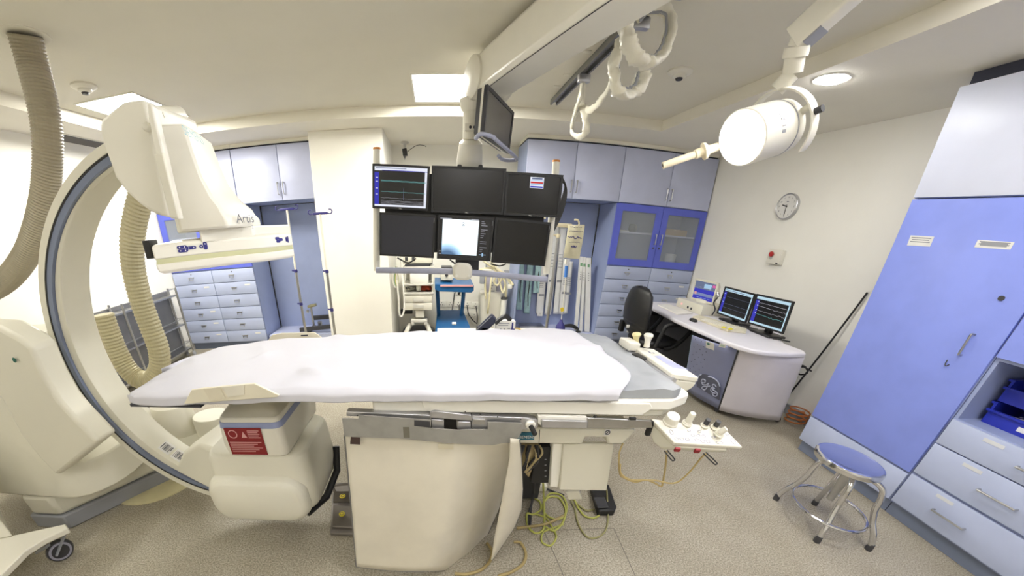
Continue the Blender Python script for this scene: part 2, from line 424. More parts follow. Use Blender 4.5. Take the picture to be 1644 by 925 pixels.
def niche(x0, x1, lx, rx, label, bench):
    t = thing('cabinet_niche', label, 'cabinet niche', ((x0 + x1) / 2, 5, 0), 'blue lined niches between cabinets')
    y1 = YB - .17
    B().box((x0, y1, 0), (x1, YB - .15, 1.868)).build('back_panel', M['cabin'], t)
    if lx is not None: B().box((x0, lx, 0), (x0 + .02, y1, 1.868)).build('side_panel', M['cabin'], t)
    B().box((x0 + .02, bench, .08), (x1 - .002, y1, .17)).build('bench', M['cabup'], t)
    B().box((x0 + .02, bench + .03, 0), (x1 - .002, bench + .05, .08)).build('plinth', M['bluegrey'], t)
    return t
niche(1.078, 2.258, YC + .03, None, 'open blue niche hung with catheter packs right of the monitor bank', 4.62)
niche(-2.39, -1.4, None, None, 'open blue niche behind the two drip stands at left', 4.62)

# ---------------------------------------------------------------- cabinets along the right wall
XC = 3.0
def rdoor(y0, y1, z0, z1, m, name, parent):
    return B().box((XC, y0 + GAP, z0 + GAP), (XC + .02, y1 - GAP, z1 - GAP), .002).build(name, m, parent)
t = thing('wardrobe_cabinet', 'tall periwinkle door cabinet on the right wall with two paper notes', 'cabinet', (3.28, 1.6, 0))
B().box((XC + .022, 1.218, .1), (XR - .001, 1.972, 1.883)).build('body', M['cabin'], t)
d = rdoor(1.218, 1.972, .325, 1.883, M['door'], 'door', t)
bar_handle((XC, 1.345, 1.13), (0, 0, 1), (-1, 0, 0), .12, .006, .03, 'steel', d)
B().cyl((XC - .006, 1.33, 1.394), (XC, 1.33, 1.394), .013, n=16).build('lock', M['dark'], d)
rdoor(1.218, 1.972, .105, .318, M['cab'], 'drawer', t)
B().box((XC + .06, 1.22, 0), (XC + .1, 1.97, .1)).build('plinth', M['bluegrey'], t)
t = thing('top_cabinet', 'long pale upper cabinet over the tall periwinkle door', 'cabinet', (3.28, 1.5, 1.883))
B().box((XC + .022, .62, 1.887), (XR - .001, 1.972, 2.478)).build('body', M['cabin'], t)
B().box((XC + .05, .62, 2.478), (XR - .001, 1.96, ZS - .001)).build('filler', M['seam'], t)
rdoor(.62, 1.972, 1.887, 2.478, M['cabtop'], 'door', t)
t = thing('tray_cabinet', 'cabinet with an open tray shelf over wide drawers at the right edge', 'cabinet', (3.28, .6, 0))
y0, y1 = -.35, 1.214
c = B()
c.box((XC + .022, y1 - .018, .1), (XR - .001, y1, 1.883)); c.box((XC + .022, y0, .1), (XR - .001, y0 + .018, 1.883))
c.box((XR - .014, y0 + .018, .1), (XR - .001, y1 - .018, 1.883)); c.box((XC + .022, y0 + .018, 1.09), (XR - .014, y1 - .018, 1.11))
c.box((XC + .022, y0 + .018, .1), (XR - .014, y1 - .018, .735)); c.box((XC + .022, y0 + .018, 1.865), (XR - .014, y1 - .018, 1.883))
c.build('body', M['cabin'], t)
for a, e in ((.44, y1), (y0, .44)):
    fw = .09; lo, hi = 1.108, 1.878
    d = B()
    d.box((XC, a + GAP, lo), (XC + .022, e - GAP, lo + fw)); d.box((XC, a + GAP, hi - fw), (XC + .022, e - GAP, hi))
    d.box((XC, a + GAP, lo + fw), (XC + .022, a + fw, hi - fw)); d.box((XC, e - fw, lo + fw), (XC + .022, e - GAP, hi - fw))
    d = d.build('glass_door', M['door'], t)
    B().box((XC + .009, a + fw - .004, lo + fw - .004), (XC + .013, e - fw + .004, hi - fw + .004)).build('door_glass', M['glass'], d)
for z0, z1 in ((.565, .732), (.345, .565), (.112, .335)):
    d = rdoor(.30, y1 - .004, z0, z1, M['cab'], 'drawer', t)
    bar_handle((XC, .78 if z0 > .5 else .83 if z0 > .3 else .92, (z0 + z1) / 2 - .005), (0, 1, 0), (-1, 0, 0), .16, .006, .03, 'steel', d)
    B().box((XC - .002, .95, z1 - .045), (XC, 1.04, z1 - .025)).build('label_strip', M['holder'], d)
    if z0 > .5: B().cyl((XC - .004, .8, z1 - .05), (XC, .8, z1 - .05), .012, n=14).build('lock', M['dark'], d)
    d2 = rdoor(y0, .296, z0, z1, M['cab'], 'drawer', t)
    bar_handle((XC, -.03, (z0 + z1) / 2 - .005), (0, 1, 0), (-1, 0, 0), .16, .006, .03, 'steel', d2)
B().box((XC + .06, y0, 0), (XC + .1, y1, .1)).build('plinth', M['bluegrey'], t)
# ================================================================ FLOOR-STANDING C-ARM
def rrect(c, u, v, hu, hv, r, n=4):
    """Rounded rectangle loop about c in the plane of u, v."""
    c, u, v = V(c), V(u), V(v); out = []
    for sx, sy, a0 in ((1, 1, 0), (-1, 1, 90), (-1, -1, 180), (1, -1, 270)):
        for k in range(n + 1):
            a = math.radians(a0 + 90 * k / n)
            out.append(c + u * (sx * (hu - r) + r * math.cos(a)) + v * (sy * (hv - r) + r * math.sin(a)))
    return out
ca = thing('angiography_c_arm', 'large cream floor-standing C-arm x-ray machine straddling the table head', 'x-ray machine', (-2.1, 1.5, 0))
# base and column
B().prism([(-2.50, 1.17, 0), (-2.235, 1.18, 0), (-2.075, 1.375, 0), (-1.80, 1.72, 0), (-1.74, 2.1, 0), (-2.6, 2.1, 0), (-2.56, 1.4, 0)], (0, 0, .10)).build('plinth', M['grey'], ca, bevel=.01)
B().prism([(-2.47, 1.175, .101), (-2.25, 1.185, .101), (-2.08, 1.39, .101), (-1.86, 1.68, .101), (-1.82, 2.05, .101), (-2.55, 2.05, .101), (-2.52, 1.4, .101)], (0, 0, .15)).build('base', M['cream'], ca, bevel=.025, seg=3)
B().lathe([(.34, 0), (.34, .008), (.32, .012)], (-1.98, 1.75, .0005), n=48).build('floor_plate', mat('yellowed floor plate', (214, 206, 166), .5), ca)
cl = []
for z, x0, x1, y0, y1, rr_ in ((.25, -3.0, -1.86, 1.19, 1.92, .25), (.262, -3.03, -1.82, 1.18, 1.93, .26), (.45, -3.03, -1.84, 1.19, 1.92, .26), (.60, -3.02, -2.02, 1.20, 1.90, .24), (.75, -3.0, -2.15, 1.22, 1.88, .22), (1.06, -3.0, -2.2, 1.26, 1.86, .2), (1.10, -2.97, -2.23, 1.29, 1.83, .18), (1.11, -2.9, -2.3, 1.36, 1.76, .14)):
    cl.append(rrect(((x0 + x1) / 2, (y0 + y1) / 2, z), (1, 0, 0), (0, 1, 0), (x1 - x0) / 2, (y1 - y0) / 2, rr_, 6))
B().loft(cl).build('column', M['cream'], ca, bevel=.01)
# carriage that grips the arc: its front shell and its top
pts = [(-140, 500), (40, 512), (75, 531), (92, 545), (110, 590), (130, 626), (155, 655), (190, 691), (158, 717), (122, 745), (95, 716), (68, 680), (40, 625), (10, 580), (-140, 560)]
cg = [Y(px, py, 1.262) for px, py in pts]
B().prism(cg, (-.02, -.11, 0)).build('carriage', M['cream'], ca, bevel=.02, seg=3)
s = Y(24, 578, 1.145); B().lathe([(.009, 0), (.012, .003), (.006, .006), (0, .007)], s, (0, -1, 0), 14).build('plug', mat('green plug', (40, 96, 84), .5), ca)
# the arc itself
def arc(a0, a1, n, prof):
    """prof: (radius offset from blend of outer/inner circle k 0..1, y)"""
    loops = []
    for i in range(n + 1):
        a = math.radians(a0 + (a1 - a0) * i / n); lp = []
        for k, dr, y in prof:
            cx, cz, R = -.94 + k * .055, 1.01 + k * .02, .845 - k * .055
            lp.append(V((cx + (R + dr) * math.cos(a), y, cz + (R + dr) * math.sin(a))))
        loops.append(lp)
    return loops
A0, A1, NS = 104, 288, 72
am = B().loft(arc(A0, A1, NS, [(0, -.066, 1.322), (1, .006, 1.326), (1, 0, 1.336), (1, 0, 1.472), (1, .012, 1.486), (0, -.012, 1.486), (0, 0, 1.47), (0, 0, 1.35), (0, -.066, 1.35)])).build('c_arm', M['cream'], ca)
B().loft(arc(A0, A1, NS, [(0, -.030, 1.305), (0, -.030, 1.345), (0, .002, 1.345), (0, .002, 1.305)])).build('rim', M['cream'], am)
B().loft(arc(A0, A1, NS, [(0, -.064, 1.308), (0, -.064, 1.346), (0, -.038, 1.346), (0, -.038, 1.308)])).build('track', M['bluegrey'], am)
B().loft(arc(A0, A1, NS, [(0, -.038, 1.3065), (0, -.038, 1.33), (0, -.0305, 1.33), (0, -.0305, 1.3065)])).build('cable_groove', M['black'], am)
# barcode stickers on the lower inside of the arc
def on_arc(a, y, dr=.002):
    a = math.radians(a); R = .79 - dr
    return V((-.885 + R * math.cos(a), y, 1.03 + R * math.sin(a)))
for k, a in enumerate((222, 227.5, 233)):
    c, d = on_arc(a, 1.345), on_arc(a + 4.6, 1.345); up = V((0, .075, 0))
    B().face([c, d, d + up, c + up]).build('sticker', M['paper'], am)
    ln = B(); r2 = random.Random(k)
    for q in range(9):
        t0 = .08 + q * .095; t1 = t0 + r2.uniform(.02, .07); y0 = r2.choice((.012, .012, .03))
        n = (V((-.885, 1.38, 1.03)) - c); n.y = 0; n.normalize(); n *= .0012
        p, r = c.lerp(d, t0) + n, c.lerp(d, t1) + n
        ln.face([p + V((0, y0, 0)), r + V((0, y0, 0)), r + V((0, .06, 0)), p + V((0, .06, 0))])
    ln.build('barcode', M['ink'], am)
# yellow warning mark and maker's tag on the track
p = Y(152, 268, 1.314); u, v = V((.75, 0, .66)), V((-.66, 0, .75))
B().prism([p - u * .011 - v * .009, p + u * .011 - v * .009, p + v * .012], (0, .002, 0)).build('warning_mark', mat('yellow sign', (214, 176, 40), .5), am)
p = Y(141, 279, 1.314); B().obox(p, u * .012, V((0, .001, 0)), v * .008).build('tag_plate', M['paper'], am)
# detector arm shell at the top of the arc
sh = [(158, 204), (162, 190), (180, 175), (196, 163), (211, 160), (227, 159), (233, 161), (241, 196), (252, 250), (262, 300), (271, 350), (252, 345), (238, 338), (222, 327), (212, 318), (200, 306), (184, 285), (176, 262), (166, 236)]
B().prism([Y(a, b, 1.19) for a, b in sh], (0, .27, 0)).build('arm_head', M['cream2'], ca, bevel=.03, seg=4)
rl = B(); rl.prism([Y(a, b, 1.14) for a, b in ((234, 166), (243, 166), (262, 245), (287, 352), (273, 351), (252, 262))], (-.012, .045, 0))
rl.build('rail', M['cream2'], ca, bevel=.006)
B().prism([Y(a, b, 1.125) for a, b in ((247, 247), (261, 245), (287, 352), (273, 351))], (0, .014, 0)).build('rail_cover', M['cream'], ca, bevel=.004)
p = Y(239, 205, 1.18); B().lathe([(.014, 0), (.014, .012), (.009, .016), (0, .017)], p, (0, -1, 0), 18).build('bolt', M['cream2'], ca)
q0, q1 = Y(248, 188, 1.26), Y(286, 186, 1.42)
B().tube([q0, q1], .033, 20).build('cable_duct', M['cream'], ca)
# funnel shaped lift, neck and flat detector
def lv(L, R, yl=1.21, yr=1.36):
    a, b = Y(*L, yl), Y(*R, yr); z = (a.z + b.z) / 2
    a.z = b.z = z
    m = a.lerp(b, .55) + V((.05, -.045, 0))
    return [a, m, b, b + V((-.04, .15, 0)), b + V((-.16, .24, 0)), a + V((-.06, .26, 0)), a + V((-.1, .12, 0))]
fl = [lv((289, 370), (407, 366)), lv((287, 358), (404, 349)), lv((285, 350), (396, 341)), lv((282, 340), (391, 333)), lv((277, 322), (372, 318)), lv((270, 292), (350, 289)), lv((261, 255), (333, 252)), lv((253, 222), (322, 222)), lv((248, 203), (317, 209))]
lift = B().loft(fl).build('detector_lift', M['cream2'], ca, bevel=.008, seg=2)
dz = lambda z: [V((x, y, z)) for x, y in ((-.943, 1.138), (-.70, 1.335), (-.655, 1.375), (-.628, 1.43), (-.604, 1.545), (-.65, 1.66), (-.80, 1.76), (-1.02, 1.72), (-1.19, 1.50), (-1.15, 1.39))]
def inset(lp, k):
    c = sum(lp, V()) / len(lp); return [p + (c - p) * k for p in lp]
nk = [Y(a, b, y) for a, b, y in ((322, 384, 1.235), (407, 375, 1.36), (412, 373, 1.40))]
nk = [V((p.x, p.y, 0)) for p in nk] + [V((-.62, 1.58, 0)), V((-.80, 1.70, 0)), V((-.98, 1.55, 0))]
zn = max(p.z for p in fl[0]) + .004
B().loft([[V((p.x, p.y, 1.452)) for p in nk], [V((p.x, p.y, zn)) for p in nk]]).build('neck', M['cream2'], ca, bevel=.006)
det = B().loft([inset(dz(1.415), .0), dz(1.42), dz(1.455), inset(dz(1.463), .03), inset(dz(1.470), .25)]).build('flat_detector', M['cream2'], ca, bevel=.004)
B().loft([inset(dz(1.398), .012), inset(dz(1.416), .012)]).build('clear_cover_edge', mat('yellowed clear film', (196, 196, 156), .3), det)
B().loft([inset(dz(1.366), .06), inset(dz(1.374), .012), dz(1.386), dz(1.399)]).build('collision_cover', M['cream2'], det, bevel=.003)
# button pads on the two visible faces
fa, fb, fc = V((-.943, 1.138, 1.44)), V((-.70, 1.335, 1.44)), V((-.604, 1.545, 1.44))
e1 = (fb - fa).normalized(); n1 = e1.cross(V((0, 0, 1))).normalized()
fd = V((-.628, 1.43, 1.44)); e2 = (fc - fd).normalized(); n2 = e2.cross(V((0, 0, 1))).normalized()
def pad(o, e, n, a, z, hw, hh):
    hw *= 1.25; hh *= 1.25
    return B().loft([rrect(o + e * a + n * s + V((0, 0, z)), e, V((0, 0, 1)), hw, hh, min(hw, hh) * .95, 4) for s in (.0005, .0022)]).build('button_pad', M['inkblue'], det)
def dot(o, e, n, a, z): B().lathe([(.002, 0), (.0015, .0008)], o + e * a + n * .0022 + V((0, 0, z)), n, 8).build('button_print', M['white'], det)
for a, z, hw, hh in ((.093, .006, .013, .0042), (.094, -.006, .013, .0042), (.122, .001, .013, .0042), (.155, .0018, .005, .0048), (.169, .003, .0055, .0105)):
    pad(fa, e1, n1, a, z, hw, hh)
    if hw > hh * 2:
        dot(fa, e1, n1, a - .008, z); dot(fa, e1, n1, a + .008, z)
    else: dot(fa, e1, n1, a, z + (.006 if hh > hw else 0)); 
for a, z, hw, hh in ((.012, .007, .010, .0042), (.017, -.004, .010, .0042), (.036, .0015, .009, .0042), (.073, .001, .003, .007), (.084, .0, .0035, .010)):
    pad(fd, e2, n2, a, z, hw, hh)
tm = mat('grey print', (92, 94, 104), .6, var=0); tt = mat('teal print', (150, 186, 190), .6, var=0)
a0 = fl[1][1]; b0 = fl[1][2]; uu = (b0 - a0).normalized(); nn = uu.cross(V((0, 0, 1))).normalized()
p = Y(376, 361, 1.30); p = PL(377, 361, a0 + nn * .004, nn)
text('Artis', p + V((0, 0, .006)), uu, (0, 0, 1), .042, tm, 'lettering', lift, ext=.012)
p = PL(403, 367, a0 + nn * .004, nn); text('z', p - uu * .008, uu, (0, 0, 1), .022, mat('pale grey print', (170, 170, 178), .6, var=0), 'lettering', lift, ext=.012)
a0, b0 = fl[7][1], fl[7][2]; c0 = fl[6][2]; uu = (b0 - a0).normalized(); vv = (b0 - c0); vv = (vv - uu * vv.dot(uu)).normalized(); nn = uu.cross(vv)
p = PL(281, 221, a0 + nn * .012, nn); text('SIEMENS', p, uu, vv, .04, tt, 'lettering', lift, ext=.03)
# x-ray tube housing under the table
th = B().loft([rrect((-.78, 1.30, z), (1, 0, 0), (0, 1, 0), hx, hy, .07, 5) for z, hx, hy in ((.285, .13, .12), (.30, .21, .17), (.34, .235, .195), (.42, .245, .20), (.60, .232, .195), (.628, .222, .185), (.635, .205, .17))]).build('tube_housing', M['cream'], ca, bevel=.01)
B().loft([rrect((-.80, 1.10 + dy, .405), (1, 0, 0), (0, 0, 1), hx, hz, min(hx, hz) * .75, 6) for dy, hx, hz in ((.06, .235, .13), (0, .235, .125), (-.03, .215, .11), (-.045, .18, .08))]).build('front_bulge', M['cream'], th, bevel=.012, seg=3)
B().tube([(-.60, 1.12, .30), (-.545, 1.24, .29), (-.525, 1.40, .33), (-.525, 1.45, .45)], .018, 10).build('gasket', M['black'], th)
B().loft([[V((x, y, z)) for x, y in q] for z, q in ((.36, [(-1.42, 1.33), (-1.02, 1.15), (-.98, 1.45), (-1.40, 1.47)]), (.47, [(-1.33, 1.34), (-1.02, 1.17), (-.98, 1.44), (-1.33, 1.46)]), (.60, [(-1.12, 1.24), (-1.01, 1.20), (-.98, 1.42), (-1.12, 1.44)]))]).build('saddle', M['cream'], ca, bevel=.02, seg=3)
col = B().loft([rrect((-.745, 1.31, z), (1, 0, 0), (0, 1, 0), hx, hy, .03, 4) for z, hx, hy in ((.637, .135, .205), (.70, .14, .21), (.775, .135, .205), (.815, .128, .195))]).build('collimator', M['cream2'], ca, bevel=.006)
B().loft([rrect((-.745, 1.31, z), (1, 0, 0), (0, 1, 0), hx, hy, .035, 4) for z, hx, hy in ((.772, .1375, .2075), (.796, .1335, .2035))]).build('blue_band', mat('pale blue band', (150, 160, 200), .4), col)
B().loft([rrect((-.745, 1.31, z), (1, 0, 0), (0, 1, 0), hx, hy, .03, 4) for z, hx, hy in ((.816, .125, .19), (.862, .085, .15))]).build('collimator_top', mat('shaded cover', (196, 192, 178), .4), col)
# the dark red warning sign with its pale print
o = V((-.848, 1.0985, .65)); zz = V((0, 0, 1)); ux = V((1, 0, 0))
lb = plate(o + V((0, -.0006, 0)), ux, zz, .158, .128, .0012, 'warning_label', M['red'], col)
def rect(b, x, z, w, h): b.face([o + V((x, -.0012, z)), o + V((x + w, -.0012, z)), o + V((x + w, -.0012, z + h)), o + V((x, -.0012, z + h))])
pr = B()
for k in range(5): rect(pr, .098, .122 - .008 - k * .008, .05 - .006 * (k % 2), .0035)
for k in range(6): rect(pr, .008, .06 - k * .009, .138 - .018 * (k % 3), .0028)
for k in range(14):
    a, c = 2 * PI * k / 14, 2 * PI * (k + 1) / 14; m = V((.033, -.0012, .1))
    pr.face([o + m + V((.020 * math.cos(t), 0, .020 * math.sin(t))) for t in (a, c)] + [o + m + V((.016 * math.cos(t), 0, .016 * math.sin(t))) for t in (c, a)])
pr.face([o + V((.068, -.0012, .084)), o + V((.092, -.0012, .084)), o + V((.08, -.0012, .112))])
pr.build('label_print', M['pink'], lb)
# rounded covers of the stand behind the arc
for L, R, zt, zb, nm in (((247, 668), (303, 662), .52, .25, 'rear_cover'), ((311, 676), (364, 674), .44, .2, 'rear_cover')):
    a, b = Y(*L, 1.8), Y(*R, 1.8); c = (a + b) / 2; hw = (b.x - a.x) / 2
    lp = lambda z, k: [V((c.x + hw * k * math.cos(t), c.y + .02 + .10 * k * math.sin(t), z)) for t in [2 * PI * i / 28 for i in range(28)]]
    B().loft([lp(zb, 1.0), lp(zt - .01, 1), lp(zt, .95)]).build(nm, M['cream'], ca)
B().box((-1.9, 1.66, .24), (-1.3, 2.0, .31), .03).build('rear_arm', M['cream'], ca)
p = Y(238, 401, 1.35); B().box((p.x - .02, 1.35, p.z - .035), (p.x + .012, 1.40, p.z + .035), .003).build('sensor_box', M['black'], ca)

# ================================================================ THE TABLE
tb = thing('patient_table', 'long cream catheter table with steel side rails under the white sheet', 'table', (.35, 1.3, 0))
ZT = .935
top = [(-1.13, 1.0), (-.9, .985), (-.2, .995), (.92, 1.0), (.935, 1.02), (.935, 1.72), (.92, 1.74), (.2, 1.715), (-.6, 1.61), (-.95, 1.5), (-1.09, 1.37), (-1.15, 1.13)]
htop = [(-1.13, 1.0), (-.82, .985), (-.82, 1.55), (-.95, 1.5), (-1.09, 1.37), (-1.15, 1.13)]
B().prism([(x, y, .944) for x, y in ((-.82, 1.0), (-.20, 1.0), (-.20, 1.62), (-.6, 1.58), (-.82, 1.52))], (0, 0, .008)).build('tabletop_middle', M['cream2'], tb)
B().prism([(x, y, .930) for x, y in htop], (0, 0, .011)).build('tabletop', mat('dark carbon edge', (58, 60, 70), .4), tb)
B().prism([(x, y, .897) for x, y in ((-.215, 1.005), (.84, 1.005), (.945, 1.055), (.955, 1.075), (.955, 1.73), (-.14, 1.62), (-.215, 1.60))], (0, 0, .046)).build('top_slide', M['white'], tb, bevel=.008)
B().prism([(x, y, .868) for x, y in ((-.21, 1.02), (.83, 1.02), (.94, 1.09), (.94, 1.62), (-.21, 1.60))], (0, 0, .026)).build('top_frame', M['cream2'], tb, bevel=.006)
tr = [(p.x, p.z) for p in (Y(676, 642, .996), Y(680, 655, .996), Y(690, 661, .996), Y(1030, 667, .996), Y(1048, 655, .996), Y(1044, 648, .996))]
B().prism([(x, .994, z) for x, z in tr], (0, .01, 0)).build('side_apron', M['white'], tb, bevel=.003)
YR = .985
def bar(px4, dy, name, m, y=YR, bev=.002, parent=tb): return B().prism([Y(a, b, y) for a, b in px4], (0, dy, 0)).build(name, m, parent, bevel=bev)
bar([(556, 661), (692, 667), (692, 674), (556, 668)], .03, 'rail', M['alu'])
bar([(690, 662), (697, 660), (756, 667), (758, 672), (757, 676), (690, 671)], .03, 'hinge_arm', M['alu'])
bar([(692, 673), (713, 675), (713, 690), (694, 688)], .028, 'hinge_block', M['alu'])
bar([(734, 677), (756, 678), (757, 690), (734, 689)], .028, 'hinge_block', M['alu'])
bar([(758, 668), (846, 671), (862, 674), (864, 684), (860, 690), (757, 689)], .03, 'hinge_plate', M['alu'])
bar([(759, 673), (779, 674), (779, 682), (759, 681)], .006, 'latch', M['steel'], YR - .006, .001)
for px, py in ((747, 661), (771, 665), (799, 669), (836, 673), (574, 667), (660, 672)):
    p = Y(px, py, YR - .001); B().cyl(p, p + V((0, -.002, 0)), .0022, n=8).build('screw', M['dark'], tb)
p = Y(851, 681, YR - .001)
kn = B().lathe([(.017, 0), (.017, .008), (.012, .012)], p, (0, -1, 0), 20).build('knob_boss', M['white'], tb)
B().cyl(p + V((0, -.012, -.002)), p + V((.008, -.045, -.014)), .0085, n=14).build('knob', M['black'], kn)
bar([(864, 668), (943, 670), (943, 684), (870, 685), (864, 680)], .03, 'rail_clamp', M['white'])
bar([(870, 675), (943, 677), (943, 688), (870, 687)], .012, 'rail_slide', M['alu'], YR - .012)
bar([(943, 671), (1046, 676), (1048, 687), (943, 688)], .012, 'rail', M['steel'], YR - .004)
bar([(957, 668), (959, 668), (957, 671), (953, 671)], .01, 'rail_stop', M['black'], YR - .004)
bar([(1012, 671), (1022, 671), (1022, 675), (1012, 675)], .01, 'rail_stop', M['black'], YR - .006)
# head of the pedestal
head = [(828, 686), (1022, 690), (1012, 702), (1000, 714), (976, 714), (974, 703), (940, 702), (935, 714), (828, 712)]
B().prism([Y(a, b, 1.03) for a, b in head], (0, .5, 0)).build('pedestal_head', M['cream'], tb, bevel=.008)
bar([(866, 690), (867, 690), (866, 713), (865, 713)], .001, 'panel_seam', M['dark'], 1.0285, 0)
p0, p1 = Y(826, 706, 1.0285), Y(859, 694, 1.0285)
sp = B().box((p0.x, 1.026, p0.z), (p1.x, 1.0292, p1.z)).build('maker_plate', mat('teal plate', (36, 106, 132), .4), tb)
text('SIEMENS', (p0.x + .012, 1.026, p0.z + .007), (1, 0, 0), (0, 0, 1), .0175, M['white'], 'lettering', sp, ext=.0012, xs=.95)
p0, p1 = Y(969, 699, 1.0285), Y(981, 689, 1.0285)
sp = B().box((p0.x, 1.027, p0.z), (p1.x, 1.0292, p1.z)).build('weight_sticker', M['paper'], tb)
ring = [((p0.x + p1.x) / 2 + .009 * math.cos(t), 1.0262, (p0.z + p1.z) / 2 + .009 * math.sin(t)) for t in [k * PI / 8 for k in range(16)]]
B().tube(ring, .0016, 6, closed=True).tube([(p0.x + .006, 1.0262, p0.z + .006), (p1.x - .006, 1.0262, p1.z - .006)], .0016, 6).build('sticker_mark', M['ink'], sp)
# pedestal panels and the open side with its electronics
B().prism([Y(a, b, 1.06) for a, b in ((905, 713), (986, 713), (974, 788), (898, 787))], (0, .02, 0)).build('pedestal_panel', M['cream'], tb, bevel=.004)
B().prism([Y(a, b, 1.075) for a, b in ((888, 712), (904, 713), (897, 783), (883, 782))], (0, .04, 0)).build('pedestal_edge', M['white'], tb, bevel=.004)
B().box((-.05, 1.50, .02), (.62, 1.62, .86), .01).build('pedestal_column', M['dark'], tb)  # dark grey stands in for the shade under the table
B().box((-.10, 1.58, .0), (.70, 1.72, .05), .012).build('foot_plate', M['cream'], tb)
a, b = Y(862, 718, 1.1), Y(884, 776, 1.1)
eb = B().box((a.x, 1.10, b.z), (b.x, 1.2, a.z), .006).build('control_box', M['black'], tb)
for k in range(4):
    p = Y(876, 738 + k * 9, 1.0985); B().box((p.x - .004, 1.0985, p.z - .002), (p.x + .004, 1.1002, p.z + .002)).build('led', M['grey'], eb)
pb = B().prism([Y(a, b, 1.1) for a, b in ((843, 716), (868, 716), (850, 770), (836, 752))], (0, .06, 0)).build('cable_sleeve', mat('tan sleeve', (158, 142, 104), .7), tb, bevel=.01)
rr = random.Random(4)
for k in range(9):
    x0 = 838 + k * 3.5
    pts = [Y(x0, 715, 1.09 + .01 * (k % 3)), Y(x0 + rr.uniform(-6, 6), 728, 1.085), Y(x0 + rr.uniform(-9, 4), 742, 1.09), Y(838 + rr.uniform(-4, 10), 758, 1.1)]
    B().tube(smooth_pts(pts, 4), .0045, 6).build('cable', (M['black'], M['dark'], mat('tan cable', (176, 160, 120), .6))[k % 3], tb)
B().prism([Y(a, b, 1.12) for a, b in ((908, 790), (930, 789), (935, 802), (913, 803))], (0, .05, .02)).build('cable_plate', M['cream'], tb, bevel=.003)

# lead curtain hanging from the rail
lead = mat('cream vinyl', (222, 216, 200), .5, var=.035, scale=7, bump=.12, bscale=9)
tape = mat('grey tape', (150, 148, 142), .5, var=.07, scale=18)
lc = thing('lead_curtain', 'stained cream lead curtain with grey taped top hanging from the table rail', 'lead curtain', (0, .98, 0))
def lerp(a, b, t): return a + (b - a) * t
def ipx(tab, t):
    for (t0, p0), (t1, p1) in zip(tab, tab[1:]):
        if t <= t1: k = (t - t0) / (t1 - t0); return (lerp(p0[0], p1[0], k), lerp(p0[1], p1[1], k))
    return tab[-1][1]
LE = [(0, (553, 698)), (.5, (563, 806)), (1, (572, 910))]
RE = [(0, (826, 711)), (.25, (815, 764)), (.5, (800, 818)), (.72, (783, 858)), (.88, (778, 880)), (1, (752, 912))]
def cm(u, v):
    a, b = ipx(LE, v), ipx(RE, v)
    bend = max(0, (u - .62) / .38) ** 1.8
    x, y = lerp(a[0], b[0], u), lerp(a[1], b[1], u) + 7 * math.sin(PI * u) * v ** 3
    d = .985 - .01 * v + .34 * bend * v ** .6 + .006 * math.sin(6 * u + 2 * v) - .03 * math.sin(PI * max(0, (u - .35) / .65)) * v
    return Y(x, y, d)
B().grid(cm, 40, 28).build('curtain_panel', lead, lc, solid=.004)
hem = mat('grey hem tape', (112, 110, 108), .6)
B().tube([cm(0, k / 14) for k in range(15)], .0035, 6).tube([cm(k / 30, 1) for k in range(31)], .0035, 6).tube([cm(1, .6 + .4 * k / 8) for k in range(9)], .0035, 6).build('hem', hem, lc)
FL = [(0, (819, 704)), (.15, (818, 735)), (.5, (804, 810)), (.8, (793, 868)), (1, (789, 899))]
FR = [(0, (834, 706)), (.15, (837, 740)), (.4, (839, 785)), (.6, (837, 818)), (.78, (826, 846)), (.9, (810, 870)), (1, (790, 899))]
def fm_(u, v):
    a, b = ipx(FL, v), ipx(FR, v)
    return Y(lerp(a[0], b[0], u), lerp(a[1], b[1], u), .972 + (.14 * (u - .3) ** 2 + .04 * u) * min(1, v * 1.6) + .03 * v - .02 * (1 - v))
B().grid(fm_, 12, 30).build('curtain_flap', lead, lc, solid=.004)
B().tube([fm_(1, k / 24) for k in range(24)], .003, 6).build('hem', hem, lc)
TP = [(549, 672), (575, 673), (577, 667), (692, 675), (692, 688), (734, 691), (757, 690), (783, 690), (783, 678), (838, 680), (838, 693), (827, 712), (812, 711), (790, 715), (740, 713), (690, 709), (640, 704), (553, 701)]
B().prism([Y(a, b, .969) for a, b in TP], (0, .005, 0)).build('tape_band', tape, lc)
bar([(665, 675), (690, 677), (692, 687), (665, 684)], .001, 'cut_out', M['dark'], .9678, 0, lc)
bar([(563, 702), (578, 703), (578, 714), (562, 713)], .002, 'dark_patch', mat('brown patch', (66, 48, 44), .6), .966, 0, lc)
bar([(647, 686), (657, 686), (658, 703), (648, 703)], .001, 'tape_stain', mat('stain', (108, 104, 92), .7), .9678, 0, lc)
bar([(703, 713), (728, 714), (728, 722), (704, 721)], .001, 'old_tape', mat('old clear tape', (204, 196, 172), .4), .966, 0, lc)

